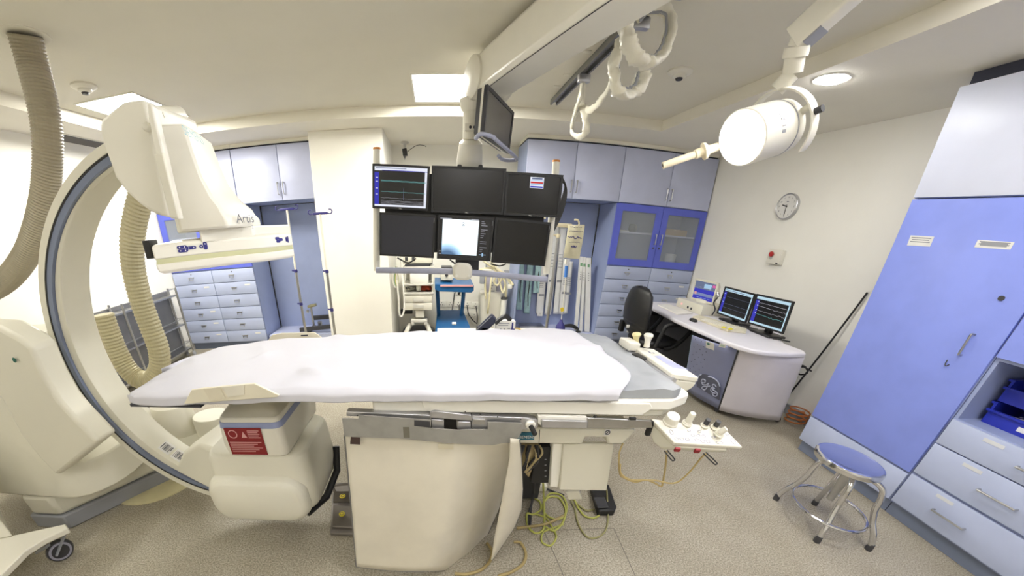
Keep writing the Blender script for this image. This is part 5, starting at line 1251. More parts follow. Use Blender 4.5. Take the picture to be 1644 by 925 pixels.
for sx in (-1, 1):
    q_ = [V((-.235 + sx * .12, 4.72, .26)), V((-.235 + sx * .16, 4.60, .20)), V((-.235 + sx * .18, 4.50, .15)), V((-.235 + sx * .18, 4.47, .06))]
    lg = B().tube(smooth_pts(q_, 5), .032, 10).build('leg', M['cream2'], ac)
    B().cyl((-.235 + sx * .18 - .015, 4.45, .05), (-.235 + sx * .18 + .015, 4.45, .05), .05, n=18).build('castor', gp, lg)
pbox(B(), 643, 498, 662, 504, 5.0, .1).build('side_box', M['dark'], ac)
tag(pbox(B(), 658, 439.5, 688, 455.2, 4.60, .32).build('monitor_unit', M['white']), 'white box-shaped device on the middle shelf of the cream cart', 'medical device')
dv = thing('device', 'flat dark device with a cream lid on the top shelf of the cream cart', 'medical device', Y(672, 425, 4.6))
pbox(B(), 650, 424, 690, 428, 4.60, .33).build('body', M['dark'], dv)
pbox(B(), 642, 410, 694, 423.5, 4.60, .34, .02).build('lid', M['cream'], dv)
for x in (650, 661): pbox(B(), x, 413, x + 5, 419, 4.595, .006, .001).build('dial', M['dark'], dv)
rw = random.Random(9)
jb = thing('red_cloth', 'crumpled orange red cloth on the cart shelf under the white device', 'cloth', Y(683, 470, 4.66))
def redf(u, v): 
    p = Y(lerp(673, 694, u), 470, 4.62); return V((p.x, 4.67 + .2 * v, (.74) + .09 * math.sin(PI * u) * math.sin(PI * v) + .02 * MN.noise(V((u * 6, v * 6, 2)))))
B().grid(redf, 16, 12).build('fabric', mat('orange red cloth', (190, 80, 50), .8), jb)
tag(B().lathe([(.03, 0), (.035, .05), (.02, .09), (.012, .13), (.0, .135)], V((Y(672, 470, 4.62).x, 4.66, .738)), (0, 0, 1), 16).build('bottle', M['cream2']), 'small pale nozzle bottle beside the red cloth on the cart', 'bottle')
wr = thing('wire_tangle', 'tangle of grey wires on the cart shelf left of the pale bottle', 'cables', Y(658, 470, 4.62))
for k in range(7):
    p0 = Y(650 + rw.uniform(0, 8), 470, 4.70); q_ = [p0 + V((rw.uniform(0, .10), rw.uniform(0, .18), rw.uniform(.0, .08))) for _ in range(6)]
    for q in q_: q.z = max(q.z, .745)
    B().tube(smooth_pts(q_, 4), .006, 6).build('wire', (gp, M['dark'], M['white'])[k % 3], wr)
lw = thing('lead_loops', 'coiled pale leads hanging from the left side of the cream cart', 'cables', Y(636, 440, 4.5))
for k in range(6):
    q_ = [Y(634 + k * .8, 428, 4.5), Y(630 + k * 1.6, 447 + k, 4.5), Y(635 + k * .7, 462 - k, 4.5), Y(641 - k * .5, 450, 4.5), Y(637, 430, 4.5)]
    B().tube(smooth_pts(q_, 5), .006, 6).build('lead', (M['cream2'], gp, mat('green lead', (110, 150, 120), .5), mat('yellow lead', (200, 190, 110), .5))[k % 4], lw)
q_ = [Y(637, 450, 4.5), Y(640, 480, 4.5), Y(641, 503, 4.5), Y(645, 508, 4.5), Y(649, 495, 4.5), Y(648, 465, 4.5), Y(645, 430, 4.52), Y(646, 405, 4.52)]
B().tube(smooth_pts(q_, 6), .012, 8).build('white_tube', M['white'], lw)

bm_ = mat('royal blue steel', (24, 88, 142), .4, var=.04)
bc = thing('blue_trolley', 'bright blue steel trolley with a sloped tray behind the table', 'trolley', (.25, 4.7, 0))
a, c = Y(698, 448, 4.45), Y(761, 458, 4.45)
B().prism([(a.x, 4.45, .85), (a.x, 4.45, .78), (a.x + .05, 4.45, .755), (c.x - .03, 4.45, .74), (c.x, 4.45, .765), (c.x, 4.45, .83)], (0, .42, .03)).build('top_shelf', bm_, bc, bevel=.006)
B().box((a.x + .07, 4.44, .815), (c.x - .01, 4.452, .838), .002).build('pale_edge', M['pink'], bc)
for x0, x1 in ((a.x + .03, a.x + .06), (c.x - .10, c.x - .13)):
    B().tube([V((x0, 4.72, .80)), V((x1, 4.78, .24))], .026, 4).build('upright', bm_, bc)
B().loft([[V((-.0, 4.42, z)), V((.50, 4.42, z)), V((.40, 4.88, z + .20)), V((.03, 4.88, z + .20))] for z in (.19, .235)]).build('tray', bm_, bc, bevel=.008)
B().box((.0, 4.40, .10), (.50, 4.86, .19), .01).build('base', bm_, bc)
for x in (.05, .45):
    for y in (4.46, 4.8): B().cyl((x - .012, y, .05), (x + .012, y, .05), .05, n=16).build('castor', M['dark'], bc)
p = Y(729, 518, 4.6); tag(B().obox((p.x, 4.58, .31), (.028, 0, 0), (0, .02, .008), (0, -.006, .014), .002).build('soap_bar', M['white']), 'small white block lying on the sloped blue tray', 'block')
dd_ = thing('device', 'small dark top device with a cream front standing on the blue trolley', 'medical device', Y(717, 445, 4.55))
pbox(B(), 708, 436, 727, 450, 4.55, .26).build('front', M['cream'], dd_); pbox(B(), 709, 429, 726, 436.5, 4.55, .26).build('top', M['dark'], dd_)
p = Y(717, 442, 4.549); B().lathe([(.02, 0), (.016, .008)], p, (0, -1, 0), 16).build('dial', M['dark'], dd_)
# suction unit
su = thing('suction_unit', 'cream suction canister unit with pale tubes right of the blue trolley', 'suction unit', (.85, 5.0, 0))
a, c = Y(772, 475, 4.85), Y(806, 520, 4.85)
B().loft([rrect(((a.x + c.x) / 2, 5.02, z), (1, 0, 0), (0, 1, 0), (c.x - a.x) / 2 * k, .15 * k, .05, 4) for z, k in ((.10, .86), (.55, .98), (.62, 1), (.66, .97), (.67, .85))]).build('canister', M['cream2'], su)
B().tube([(.73, 5.1, .06), (.73, 5.1, 1.32)], .012, 10).build('pole', M['steel'], su)
pbox(B(), 780, 434, 796, 474, 4.98, .06).build('label_board', M['paper'], su)
for k in range(7): pbox(B(), 782, 439 + k * 4.6, 794 - (k % 3) * 2, 441 + k * 4.6, 4.976, .002, 0).build('print_line', M['grey'], su)
pbox(B(), 779, 445, 788, 470, 4.974, .003, 0).build('grey_card', mat('lilac card', (190, 186, 206), .6), su)
pbox(B(), 799, 440, 812, 470, 5.0, .04).build('grey_panel', mat('lilac grey panel', (176, 174, 190), .5), su)
B().lathe([(.05, 0), (.05, .02), (.042, .03), (.042, .36), (.05, .37)], V((Y(807, 508, 4.8).x, 4.8, .23)), (0, 0, 1), 20).build('white_cylinder', M['white'], su)
B().lathe([(.044, 0), (.05, .01), (.04, .03)], V((Y(807, 508, 4.8).x, 4.8, .60)), (0, 0, 1), 20).build('black_cap', M['black'], su)
tbm = mat('cream rubber tube', (224, 216, 180), .5)
rr = random.Random(21)
for q_ in ([(770, 434), (780, 431), (792, 432), (800, 440)], [(788, 420), (796, 430), (806, 437), (816, 450), (822, 462)], [(793, 424), (800, 434), (812, 440), (820, 452), (824, 458)], [(790, 440), (788, 455), (786, 475), (784, 495), (783, 503)], [(797, 442), (793, 452), (799, 458), (806, 446)], [(800, 446), (804, 460), (808, 470), (811, 455), (808, 442), (802, 446)], [(804, 442), (811, 455), (812, 475), (811, 486)], [(757, 424), (760, 415), (763, 420)], [(775, 418), (786, 426), (797, 432)], [(780, 440), (779, 460), (780, 480)]):
    B().tube(smooth_pts([Y(x, y, 4.78 + rr.uniform(-.03, .03)) for x, y in q_], 6), .014, 8).build('tube', tbm, su)
for x0, y0, x1, y1, nm, mm in ((772, 432, 790, 436, 'arm_joint', 'cream2'), (771, 442, 778, 456, 'regulator', 'grey'), (810, 434, 817, 441, 'wheel', 'grey'), (816, 457, 822, 464, 'connector', 'white')):
    pbox(B(), x0, y0, x1, y1, 4.76, .05, .01).build(nm, M[mm], su)
# sockets along the back wall
for k, (px, py) in enumerate(((709, 488), (723, 488), (736, 488), (750, 489), (763, 490), (733, 469), (741, 469), (751, 506), (761, 507))):
    p = Y(px, py, YB - .001)
    s_ = thing('wall_socket', 'white wall socket in the cluster behind the blue trolley', 'wall socket', p, 'sockets behind the blue trolley')
    B().box((p.x - .055, YB - .012, p.z - .045), (p.x + .055, YB - .0005, p.z + .045), .004).build('plate', M['white'], s_)
    for dx, dz in ((0, .02), (-.016, -.012), (.016, -.012)): B().box((p.x + dx - .005, YB - .0135, p.z + dz - .006), (p.x + dx + .005, YB - .0118, p.z + dz + .006)).build('hole', M['ink'], s_)
for k, (q_, lb_) in enumerate(([[(730, 470), (727, 490), (724, 510)], 'thin dark flex hanging from the upper wall socket'], [[(750, 490), (752, 503), (759, 514), (766, 520)], 'black flex drooping from the right row of wall sockets'], [[(764, 492), (766, 505), (766, 518)], 'black flex hanging straight from the rightmost wall socket'], [[(737, 490), (737, 500), (735, 508)], 'short black flex hanging from the middle wall socket'])):
    tag(B().tube(smooth_pts([Y(x, y, YB - .05) for x, y in q_], 5), .008, 6).build('power_flex', M['dark']), lb_, 'cable')
# camera bulb on the wall corner with its wire
cv = thing('wall_camera', 'little black camera on a pale bracket high in the alcove corner', 'camera', Y(650, 240, 5.15))
p = Y(650, 236, 5.12)
B().lathe([(.05, 0), (.05, -.015), (.02, -.03), (.014, -.10)], (p.x, 5.12, ZS), (0, 0, 1), 20).build('bracket', gp, cv)
B().obox((p.x, 5.10, ZS - .125), (.028, 0, .004), (0, .04, 0), (-.004, 0, .04), .006).build('body', M['black'], cv)
B().cyl((p.x - .003, 5.10, ZS - .17), (p.x - .004, 5.06, ZS - .21), .012, n=12).build('lens', M['steel'], cv)
B().tube(smooth_pts([V((p.x + .02, 5.12, ZS - .12)), Y(668, 234, 5.2), Y(680, 233.5, 5.26), Y(684, 236, YB - .008)], 5), .004, 6).build('wire', M['dark'], cv)
struct(B().box((Y(684, 235, YB).x - .008, YB - .012, 1.2), (Y(684, 235, YB).x + .008, YB, Y(684, 236, YB).z)).build('trim_6', M['wall']))

# ---------------------------------------------------------------- catheter packs in the open niche
tl_ = mat('teal clear pack', (186, 222, 226), .3, var=.07, scale=22, bump=.3, bscale=26); wp = mat('white paper pack', (226, 226, 226), .5, var=.03, scale=10)
YP = YB - .175
def pack(xt, yt, xb, yb, w_, m, label, dep=0, lean=0, grp='packs hanging in the blue niche', bend=.012):
    a, c = Y(xt, yt, YP - dep), Y(xb, yb, YP - dep)
    b0 = B(); d = (c - a); sx = V((1, 0, 0))
    def fn(u, v):
        p = a + d * v + sx * w_ * (u - .5); return p + V((0, -.006 - bend * math.sin(PI * u) - .004 * MN.noise(V((u * 4, v * 9, xt))), 0))
    b0.grid(fn, 8, 24)
    t = thing('sterile_pack', label, 'sterile pack', c, grp)
    b0.build('wrapper', m, t, solid=.005)
    return t, a, c
for xt, yt, xb, yb, w_, dep, lb_ in ((837, 415, 833, 497, .085, .03, 'teal catheter pack nearest the cream suction unit'), (852, 415, 845, 503, .09, .02, 'long teal catheter pack second from the left in the blue niche'), (865, 420, 860, 470, .085, .05, 'short teal catheter pack hanging under the right screen')):
    t, a, c = pack(xt, yt, xb, yb, w_, tl_, lb_, dep)
    B().tube([a + (c - a) * .3 + V((.01, -.03, 0)), a + (c - a) * .65 + V((-.005, -.028, 0)), a + (c - a) * .85 + V((.01, -.026, 0))], .006, 6).build('coil', M['dark'], t)
for xt, yt, xb, yb, w_, dep, lb_ in ((872, 425, 866, 504, .11, .04, 'white pack hanging behind the right end of the grab rail'), (893, 362, 879, 505, .10, .05, 'long white pack left of the chrome drip stand pole'), (904, 365, 893, 504, .10, .02, 'long white pack right behind the chrome drip stand pole'), (910, 416, 902, 504, .10, .06, 'ribbed white pack under the yellowish fluid bag'), (917, 420, 908, 503, .05, .08, 'narrow white pack right of the blue drip clamp')):
    t, a, c = pack(xt, yt, xb, yb, w_, wp, lb_, dep)
    for k in range(5):
        p = a.lerp(c, .30 + k * .035) + V((-.01, -.024, 0)); B().obox(p, (.03 - .006 * (k % 2), 0, 0), (0, .0006, 0), (0, 0, .004)).build('print_line', M['grey'], t)
    p = a.lerp(c, .60) + V((0, -.024, 0)); B().obox(p, (.04, 0, 0), (0, .0006, 0), (0, 0, .016)).build('print_band', M['grey'], t)
p = Y(867, 502, YP - .05); tag(B().box((p.x - .04, YP - .06, p.z - .05), (p.x + .04, YP - .055, p.z + .02)).build('paper_tag', M['paper']), 'small white tag at the bottom of the white pack', 'tag')
for k, (x, lb_) in enumerate(((931, 'leaning white carton tube, leftmost against the glass cabinet side'), (935.5, 'leaning white carton tube, middle one against the glass cabinet side'), (942, 'leaning white carton tube with green print, right one'))):
    a, c = Y(x + 2, 412 + k, 4.82), Y(x - 7 + k * 3, 530 + k * 3, 4.74)
    c.z = max(c.z, .174); u_, v_ = V((.019 if k < 2 else .036, 0, 0)), V((0, .024, 0))
    t = thing('carton_tube', lb_, 'carton', c, 'white cartons in the niche')
    d = a - c
    B().loft([[c + u_ - v_, c + u_ + v_, c - u_ + v_, c - u_ - v_], [a + u_ - v_, a + u_ + v_, a - u_ + v_, a - u_ - v_]]).build('carton', wp, t, bevel=.002)
    p = c.lerp(a, .90) - v_ - V((0, .001, 0)); B().obox(p, (.014, 0, 0), (0, .0006, 0), d.normalized() * .02).build('green_print', mat('green print', (120, 170, 130), .6), t)
    for q in range(4): p = c.lerp(a, .80 - q * .03) - v_ - V((0, .001, 0)); B().obox(p, (.008, 0, 0), (0, .0006, 0), d.normalized() * .006).build('print_line', M['grey'], t)
tag(B().prism([Z(832, 522, .175), Z(868, 521, .175), Z(875, 528, .175), Z(834, 527, .175)], (0, 0, .03)).build('steel_tray', M['steel'], bevel=.006), 'flat steel tray lying on the bench of the blue niche', 'tray')
lc_ = thing('cable_coil', 'black coiled cable on the niche floor behind the navy hand pump', 'cables', Y(915, 535, 4.4))
for k in range(4):
    q_ = [Y(905, 522 + k, 4.72), Y(918, 521 + k * 1.5, 4.7), Y(928, 527 + k, 4.68), Y(925, 533, 4.67), Y(931, 538 - k, 4.66)]
    for q in q_: q.z = max(q.z, .182 + .004 * k)
    B().tube(smooth_pts(q_, 6), .008, 6).build('cable', M['black'], lc_)

# ---------------------------------------------------------------- low trolley behind the table and what lies on it
lt = thing('side_trolley', 'low white trolley mostly hidden behind the table, papers and a navy pouch on it', 'trolley', (.55, 2.7, 0))
B().box((.02, 2.42, .635), (1.02, 3.02, .66), .006).build('tray_top', M['cream2'], lt)
for x in (.06, .98):
    for y in (2.46, 2.94): B().tube([(x, y, .0), (x, y, .635)], .014, 10).build('leg', M['steel'], lt)
B().box((.06, 2.46, .25), (.98, 2.94, .265)).build('lower_shelf', M['cream2'], lt)
pr_ = lambda b_, o, ux, uy, n_, m, par: None
for k, (px, lb_) in enumerate(((( (711, 541), (717, 531), (731, 532), (727, 543)), 'printed sheet of paper behind the table, leftmost of three'), (((733, 532), (747, 532.5), (748, 544), (731, 543)), 'printed sheet of paper behind the table, middle of three'), (((749, 533), (761, 533), (764, 544), (750, 544)), 'printed sheet of paper behind the table, beside the navy pouch'))):
    q_ = [Z(a, b, .668) for a, b in px]
    t = thing('paper_sheet', lb_, 'paper', q_[0], 'printed sheets behind the table')
    B().prism([p - V((0, 0, .0075)) for p in q_], (0, 0, .007)).build('stack', M['paper'], t)
    for j in range(5):
        a, c = q_[0].lerp(q_[1], .15 + .17 * j), q_[3].lerp(q_[2], .15 + .17 * j); a2, c2 = a.lerp(c, .15), a.lerp(c, .82 - .1 * (j % 2))
        B().obox((a2 + c2) / 2 + V((0, 0, .0005)), (c2 - a2) / 2, (q_[1] - q_[0]) * .035, (0, 0, .0006)).build('print_line', M['grey'], t)
nvc = mat('navy fabric', (44, 48, 70), .7, var=.05)
t = thing('navy_pouch', 'tilted dark navy pouch with pale piping lying behind the table', 'pouch', Y(778, 536, 2.88))
q_ = [Y(763, 534, 2.88), Y(765, 527, 2.88), Y(788, 505.5, 2.88), Y(795, 512, 2.88), Y(795, 519, 2.88), Y(776, 537, 2.88)]
B().prism(q_, (.02, .07, 0)).build('pouch', nvc, t, bevel=.012, seg=3)
B().tube([Y(765, 530, 2.875), Y(789, 508, 2.875)], .003, 6).build('piping', M['grey'], t)
B().tube(smooth_pts([Y(795, 519, 2.90), Y(803, 512, 2.92), Y(812, 508, 2.93), Y(819, 514, 2.94)], 5), .02, 8).build('strap', M['black'], t)
B().box((.36, 2.88, .661), (.46, 2.94, .70), .004).build('buckle', M['black'], t)
t = thing('printed_box', 'white printed carton with small navy marks beside the navy pouch', 'carton', Y(810, 535, 2.9))
a, c = Y(796, 516, 2.92), Y(826, 536, 2.92)
B().box((a.x, 2.92, .661), (c.x, 3.0, a.z), .003).build('carton', M['paper'], t)
for x, y, w_, h_, mm in ((800, 519, 18, 1.2, 'grey'), (800, 522, 16, 1.2, 'grey'), (803, 527, 1.5, 6, 'grey'), (809, 527, 1.5, 6, 'grey'), (815, 527, 4, 1.5, 'grey'), (822, 518, 1.5, 10, 'inkblue'), (820, 528, 6, 5, 'inkblue')):
    pbox(B(), x, y, x + w_, y + h_, 2.917, .003, 0).build('print_mark', M[mm], t)
tag(B().tube(smooth_pts([Y(826, 527, 2.95), Y(833, 528, 2.95), Y(839, 533, 2.95), Y(841, 538, 2.95)], 6), .006, 8).build('yellow_tube', mat('yellow tube', (214, 178, 90), .5)), 'short yellow tube curving beside the printed carton', 'tube')

# ---------------------------------------------------------------- head holder parts on the left niche bench
hh = thing('head_holder', 'dark metal head holder frame lying on the left niche bench', 'head holder', Y(505, 525, 4.75))
a, c = Y(481, 525, 4.72), Y(534, 521, 4.72)
B().obox(((a.x + c.x) / 2, 4.72, .235), ((c.x - a.x) / 2, 0, .02), (0, .025, 0), (0, 0, .028), .005).build('front_bar', M['dark'], hh)
B().obox((-1.63, 4.98, .33), (.2, 0, .01), (0, .025, 0), (0, 0, .03), .005).build('rear_bar', M['dark'], hh)
B().box((-1.84, 4.72, .172), (-1.79, 4.98, .21), .004).build('side_bar', M['dark'], hh)
B().tube([(-1.755, 4.8, .2), (-1.755, 4.8, .52)], .014, 12).build('post', M['steel'], hh)
B().obox((-1.735, 4.8, .535), (.06, 0, .012), (0, .03, 0), (-.004, 0, .018), .004).build('clamp_head', mat('olive steel', (150, 146, 120), .4, .4), hh)
B().lathe([(.018, 0), (.022, .02), (.018, .04)], (-1.81, 4.78, .46), (0, 1, 0), 14).build('clamp_knob', M['steel'], hh)
B().lathe([(.03, 0), (.034, .05), (.02, .06)], (-1.66, 4.8, .25), (0, 0, 1), 14).build('joint', M['steel'], hh)

# ================================================================ RIGHT WALL DETAILS
p = X(1266, 332, XR)
ck = thing('wall_clock', 'round white wall clock with a silver rim on the right wall', 'clock', p)
R = .125
B().lathe([(R, .0005), (R, .03), (R * .95, .036), (R * .90, .03), (R * .90, .01)], p, (-1, 0, 0), 48, caps=False).build('rim', M['alu'], ck)
B().lathe([(R * .905, .001), (R * .905, .026), (0, .0265)], p, (-1, 0, 0), 48).build('face', M['paper'], ck)
fo = p + V((-.0272, 0, 0))
cu_, cvv = V((0, -1, 0)), V((0, 0, 1))
for k in range(12):
    an = 2 * PI * k / 12; s_, c_ = math.sin(an), math.cos(an)
    n_ = str(12 if k == 0 else k)
    text(n_, fo + (cu_ * s_ + cvv * c_) * R * .70 - cvv * .008, cu_, cvv, .022, M['ink'], 'numeral', ck, ext=.0004, align='CENTER')
def hand(deg, L_, wd, nm):
    an = math.radians(deg); d = cu_ * math.sin(an) + cvv * math.cos(an); s_ = cu_ * math.cos(an) - cvv * math.sin(an)
    B().obox(fo + V((-.0015, 0, 0)) + d * L_ * .4, d * L_ * .6, s_ * wd, (.0006, 0, 0)).build(nm, M['black'], ck)
hand(285, .055, .005, 'hour_hand'); hand(180, .085, .003, 'minute_hand')
B().obox(fo + cvv * .045 + V((-.0008, 0, 0)), cu_ * .012, cvv * .004, (.0004, 0, 0)).build('maker_mark', M['grey'], ck)
p = X(1249, 413, XR); sb_ = thing('emergency_switch', 'small beige switch box with a red button under the wall clock', 'switch', p)
B().box((XR - .055, p.y - .082, p.z - .073), (XR - .0005, p.y + .082, p.z + .073), .006).build('box', M['cream2'], sb_)
q_ = V((XR - .055, p.y + .025, p.z + .022)); B().lathe([(.014, 0), (.014, .012), (.026, .014), (.026, .024), (.02, .03), (0, .031)], q_, (-1, 0, 0), 22).build('red_button', mat('red button', (176, 40, 40), .4), sb_)
B().lathe([(.022, 0), (.022, .002)], q_ - V((0, -.008, .032)), (-1, 0, 0), 16).build('label_ring', gp, sb_)
B().box((XR - .057, p.y - .07, p.z - .068), (XR - .0545, p.y - .045, p.z - .055)).build('catch', M['dark'], sb_)
for px, lb_, ln in ((((1462, 378), (1500, 380), (1493, 396), (1456, 394)), 'white notice taped to the left of the periwinkle door', 3), (((1570, 385), (1629, 389), (1622, 401), (1564, 397)), 'wide white notice taped high on the right of the periwinkle door', 4)):
    q_ = [X(a, b, XC - .0015) for a, b in px]
    t = thing('door_notice', lb_, 'notice', q_[0], 'notices on the periwinkle door'); B().prism(q_, (.0008, 0, 0)).build('paper', M['paper'], t)
    for j in range(ln):
        a, c = q_[0].lerp(q_[3], .2 + .6 * j / ln), q_[1].lerp(q_[2], .2 + .6 * j / ln)
        B().obox(a.lerp(c, .5) - V((.0006, 0, 0)), (c - a) * (.42 - .05 * (j % 2)), V((0, 0, .003)), (.0003, 0, 0)).build('print_line', M['grey'], t)
p = X(1518, 583, XC); tag(B().tube(smooth_pts([p + V((-.001, 0, .02)), p + V((-.006, -.004, -.006)), p + V((-.012, -.016, -.012)), p + V((-.014, -.026, .0))], 5), .003, 6).build('wire_hook', M['dark']), 'tiny dark wire hook on the periwinkle door', 'hook')
# black stick and cord leaning in the corner
a, c = X(1395, 470, XR - .025), V((XR - .08, 2.60, .0))
stk = thing('stick', 'long thin black stick leaning on the wall behind the desk', 'stick', c)
B().tube([V((XR - .09, 2.62, .012)), V((XR - .018, X(1395, 470, XR).y, X(1395, 470, XR).z))], .008, 8).build('rod', M['black'], stk)
p = X(1292, 594, XR - .08)
kt = [p + V((0, .0, .03)), p + V((-.02, .05, .0)), p + V((-.03, .01, -.05)), p + V((-.02, -.05, -.01)), p + V((-.01, -.0, .03)), p + V((-.02, .04, .03)), p + V((-.02, -.08, .02))]
B().tube(smooth_pts(kt, 5), .007, 7).build('knotted_cord', M['black'], stk)
q_ = Z(1275, 678, .02); oc = thing('orange_cable', 'coil of orange cable on the floor behind the desk end', 'cable', q_)
B().tube([q_ + V((.10 * math.cos(t), .08 * math.sin(t) , .0 + .0025 * i)) for i, t in enumerate([2 * PI * k / 16 for k in range(60)])], .007, 7).build('coil', mat('orange cable', (176, 104, 50), .6), oc)

# blue trays in the open shelf at the right edge
bt_ = mat('deep blue plastic', (36, 50, 170), .35, var=.04)
def tray(x0, y0, z0, lx, ly, h_, label):
    t = thing('blue_tray', label, 'tray', (x0 + lx / 2, y0 - ly / 2, z0), 'blue trays in the open shelf')
    b0 = B(); th = .012; x1, y1 = x0 + lx, y0 - ly
    b0.box((x0, y1, z0), (x1, y0, z0 + .008)); b0.box((x0, y0 - th, z0 + .008), (x1, y0, z0 + h_)); b0.box((x0, y1, z0 + .008), (x1, y1 + th, z0 + h_))
    b0.box((x1 - th, y1 + th, z0 + .008), (x1, y0 - th, z0 + h_)); b0.box((x0, y1 + th, z0 + .008), (x0 + th, y0 - th, z0 + h_ * .62))
    b0.build('tray_body', bt_, t)
    r_2 = B()
    r_2.box((x0 - .012, y1 - .01, z0 + h_ * .62), (x0 + .012, y0 + .01, z0 + h_ * .62 + .012)); r_2.box((x0, y0 - th, z0 + h_ ), (x1, y0 + .014, z0 + h_ + .012))
    r_2.build('tray_rim', bt_, t)
    B().box((x0 - .002, y0 - ly * .62, z0 + h_ * .2), (x0, y0 - ly * .25, z0 + h_ * .42)).build('label_strip', M['paper'], t)
    return t
tray(3.18, 1.165, .7355, .34, .58, .115, 'lower deep blue tray holding steel tools in the open shelf')
tray(3.185, 1.165, .872, .34, .58, .115, 'upper deep blue tray stacked in the open shelf')
for k, lb_ in enumerate(('steel forceps lying in the lower blue tray, nearer one', 'steel forceps lying in the lower blue tray, farther one')):
    a = V((3.20 + .03 * k, 1.08 - .02 * k, .812 + .008 * k)); b_ = a + V((.05, -.22, .012))
    t = thing('forceps', lb_, 'forceps', a, 'forceps in the lower blue tray')
    B().tube(smooth_pts([a, a.lerp(b_, .5) + V((.012, 0, 0)), b_], 4), .0045, 6).build('limb', M['chrome'], t); B().tube(smooth_pts([a + V((.012, 0, 0)), a.lerp(b_, .5) - V((.004, 0, 0)), b_ + V((-.012, 0, .004))], 4), .0045, 6).build('limb', M['chrome'], t)

# ================================================================ ON THE FLOOR
fs = thing('foot_switch', 'grey steel foot switch with two yellow marks left of the lead curtain', 'foot switch', Z(548, 820, 0))
stl = mat('dull steel', (128, 122, 116), .4, .5, var=.05)
fq = [Z(531, 860, .0), Z(575, 862, .0), Z(575, 778, .0), Z(535, 779, .0)]
B().prism(fq, (0, 0, .02)).build('base', stl, fs, bevel=.004)
B().prism([Z(534, 848, .02), Z(575, 850, .02), Z(575, 816, .06), Z(535, 813, .06)], (0, 0, .012)).build('pedal', stl, fs, bevel=.003)
B().prism([Z(535, 808, .03), Z(575, 808, .03), Z(575, 790, .07), Z(536, 791, .07)], (0, 0, .012)).build('pedal', stl, fs, bevel=.003)
B().tube(smooth_pts([Z(538, 790, .07), Z(535, 782, .10), Z(540, 779, .115), Z(562, 777, .115), Z(574, 778, .10)], 4), .008, 8).build('carry_bar', stl, fs)
for px in ((549, 826), (550, 797.5)):
    p = Z(*px, .066 if px[1] > 810 else .0755); mk = B().lathe([(.017, 0), (.017, .006), (0, .0065)], p, (0, 0, 1), 18).build('yellow_mark', mat('yellow disc', (222, 206, 40), .5), fs)
    B().tube([p + V((.010 * math.cos(t), .010 * math.sin(t), .0068)) for t in [2 * PI * i / 12 for i in range(12)]], .0012, 5, closed=True).build('ring_mark', M['ink'], mk)
B().prism([Z(948, 792, .04), Z(973, 790, .04), Z(984, 818, .045), Z(983, 826, .045), Z(958, 827, .045), Z(955, 822, .045)], (0, 0, -.038))
bpd = thing('black_pedal', 'black foot pedal on the floor under the cream pedestal panel', 'foot pedal', Z(966, 810, 0))
B().prism([Z(946, 788, .002), Z(975, 786, .002), Z(987, 822, .002), Z(984, 829, .002), Z(958, 829, .002)], (0, 0, .045)).build('housing', M['black'], bpd, bevel=.008)
B().prism([Z(953, 800, .048), Z(970, 799, .048), Z(977, 816, .048), Z(959, 817, .048)], (0, 0, .008)).build('pedal', M['dark'], bpd, bevel=.004)
yc = mat('yellow green cable', (178, 180, 92), .5); tcb = mat('tan floor cable', (166, 148, 100), .6); gcb = mat('olive cable', (150, 146, 100), .6)
GC = 'cable tangle under the table'
def fcable(q_, r, m, label, z=.0):
    pts = [Z(a, b, r + .001 + h_) for a, b, h_ in [(t + (0,))[:3] for t in q_]]
    return tag(B().tube(smooth_pts(pts, 7), r, 8).build('floor_cable', m), label, 'cable', GC)
fcable([(872, 776, .25), (873, 800, .08), (874, 830, .0), (872, 850), (860, 856), (848, 845), (846, 825), (856, 826), (868, 818), (866, 805), (852, 798)], .006, yc, 'bright yellow green cable coiled in a small loop beside the curtain flap')
fcable([(876, 800), (885, 792), (902, 796), (910, 812), (906, 828), (893, 834), (876, 826), (872, 810), (882, 798), (898, 800), (908, 818), (904, 838), (890, 852), (876, 846)], .006, yc, 'yellow green cable lying in a large ring under the table')
fcable([(846, 826), (862, 826), (876, 832), (886, 846), (893, 862), (884, 876), (870, 870), (872, 855), (888, 848), (904, 842)], .005, yc, 'yellow green cable with a low loop nearest the camera')
fcable([(830, 848), (856, 845), (880, 840), (905, 828)], .008, tcb, 'thick tan cable running right from under the curtain flap')
fcable([(730, 921), (748, 922), (770, 916), (786, 902), (790, 885), (782, 872)], .008, tcb, 'tan cable curling out below the curtain hem')
fcable([(800, 925), (822, 918), (840, 905), (844, 888), (836, 872), (825, 870)], .008, tcb, 'tan cable arcing at the lower right of the curtain')
fcable([(914, 798, .02), (922, 815), (928, 840), (940, 860), (955, 864), (970, 855), (976, 835), (975, 800, .05), (974, 786, .12)], .005, gcb, 'olive cable looping out in front of the black pedal')
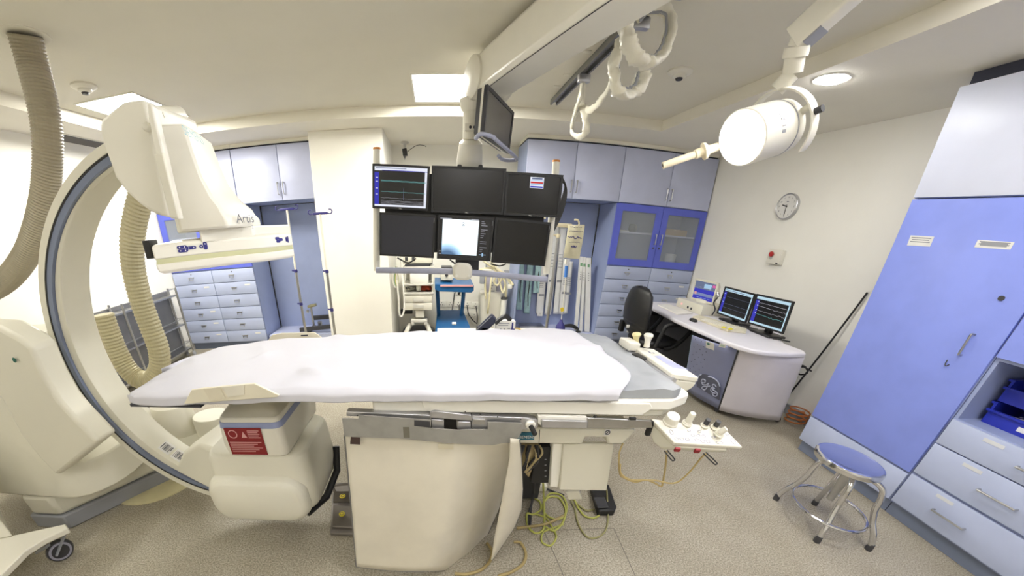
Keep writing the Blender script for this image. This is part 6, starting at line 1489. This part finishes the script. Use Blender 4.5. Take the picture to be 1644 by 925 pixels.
fcable([(918, 800, .02), (930, 812), (942, 820), (954, 818)], .006, gcb, 'short olive cable running to the black pedal')
fcable([(922, 802, .02), (928, 815), (938, 828), (952, 832), (962, 828)], .006, yc, 'yellow cable curving below the black pedal')
fcable([(858, 772, .2), (856, 800, .05), (850, 820), (847, 840), (851, 842), (853, 810), (858, 790, .1)], .006, M['dark'], 'dark cable hanging beside the black control box')
fcable([(836, 776), (852, 778), (870, 782), (890, 790), (906, 795)], .006, M['dark'], 'dark cable crossing the floor behind the yellow ring')

# white trolley foot with a castor in the near left corner
wt = thing('white_trolley', 'white trolley foot with a grey castor wheel in the near left corner', 'trolley', (-2.2, .85, 0))
B().prism([Z(a, b, .2) for a, b in ((28, 858), (105, 841), (109, 848), (70, 866), (40, 885), (0, 925), (-60, 925), (-60, 870))], (0, 0, -.035)).build('foot', M['cream2'], wt, bevel=.006)
a = Z(18, 866, .2); B().prism([Z(-80, 880, .2), Z(22, 862, .2), Z(-2, 812, .24), Z(-80, 800, .3)], (-.05, .04, .5)).build('post', M['cream2'], wt, bevel=.01)
cp = Z(97, 884, .062)
cd_ = V((.86, -.5, 0)).normalized()
tyre = mat('grey castor tyre', (104, 104, 108), .5)
B().lathe([(.0, -.010), (.03, -.012), (.041, -.014), (.062, -.014), (.066, 0), (.062, .014), (.041, .014), (.03, .012), (.0, .010)], (cp.x, cp.y, .067), cd_, 36).build('castor_wheel', M['dark'], wt)
B().lathe([(.042, -.018), (.054, -.0175), (.054, .0175), (.042, .018)], (cp.x, cp.y, .067), cd_, 36, caps=False).build('wheel_rim', mat('lilac grey rim', (150, 150, 166), .4), wt)
B().prism([Z(104, 848, .17), Z(110, 848, .17), V((cp.x + .01, cp.y - .03, .06)), V((cp.x - .01, cp.y - .03, .06))], (.012, -.01, 0)).build('castor_fork', M['grey'], wt, bevel=.003)
B().obox((cp.x - .07, cp.y - .03, .10), (.07, .0, .035), (0, .012, 0), (0, 0, .008), .003).build('brake_pedal', M['grey'], wt)
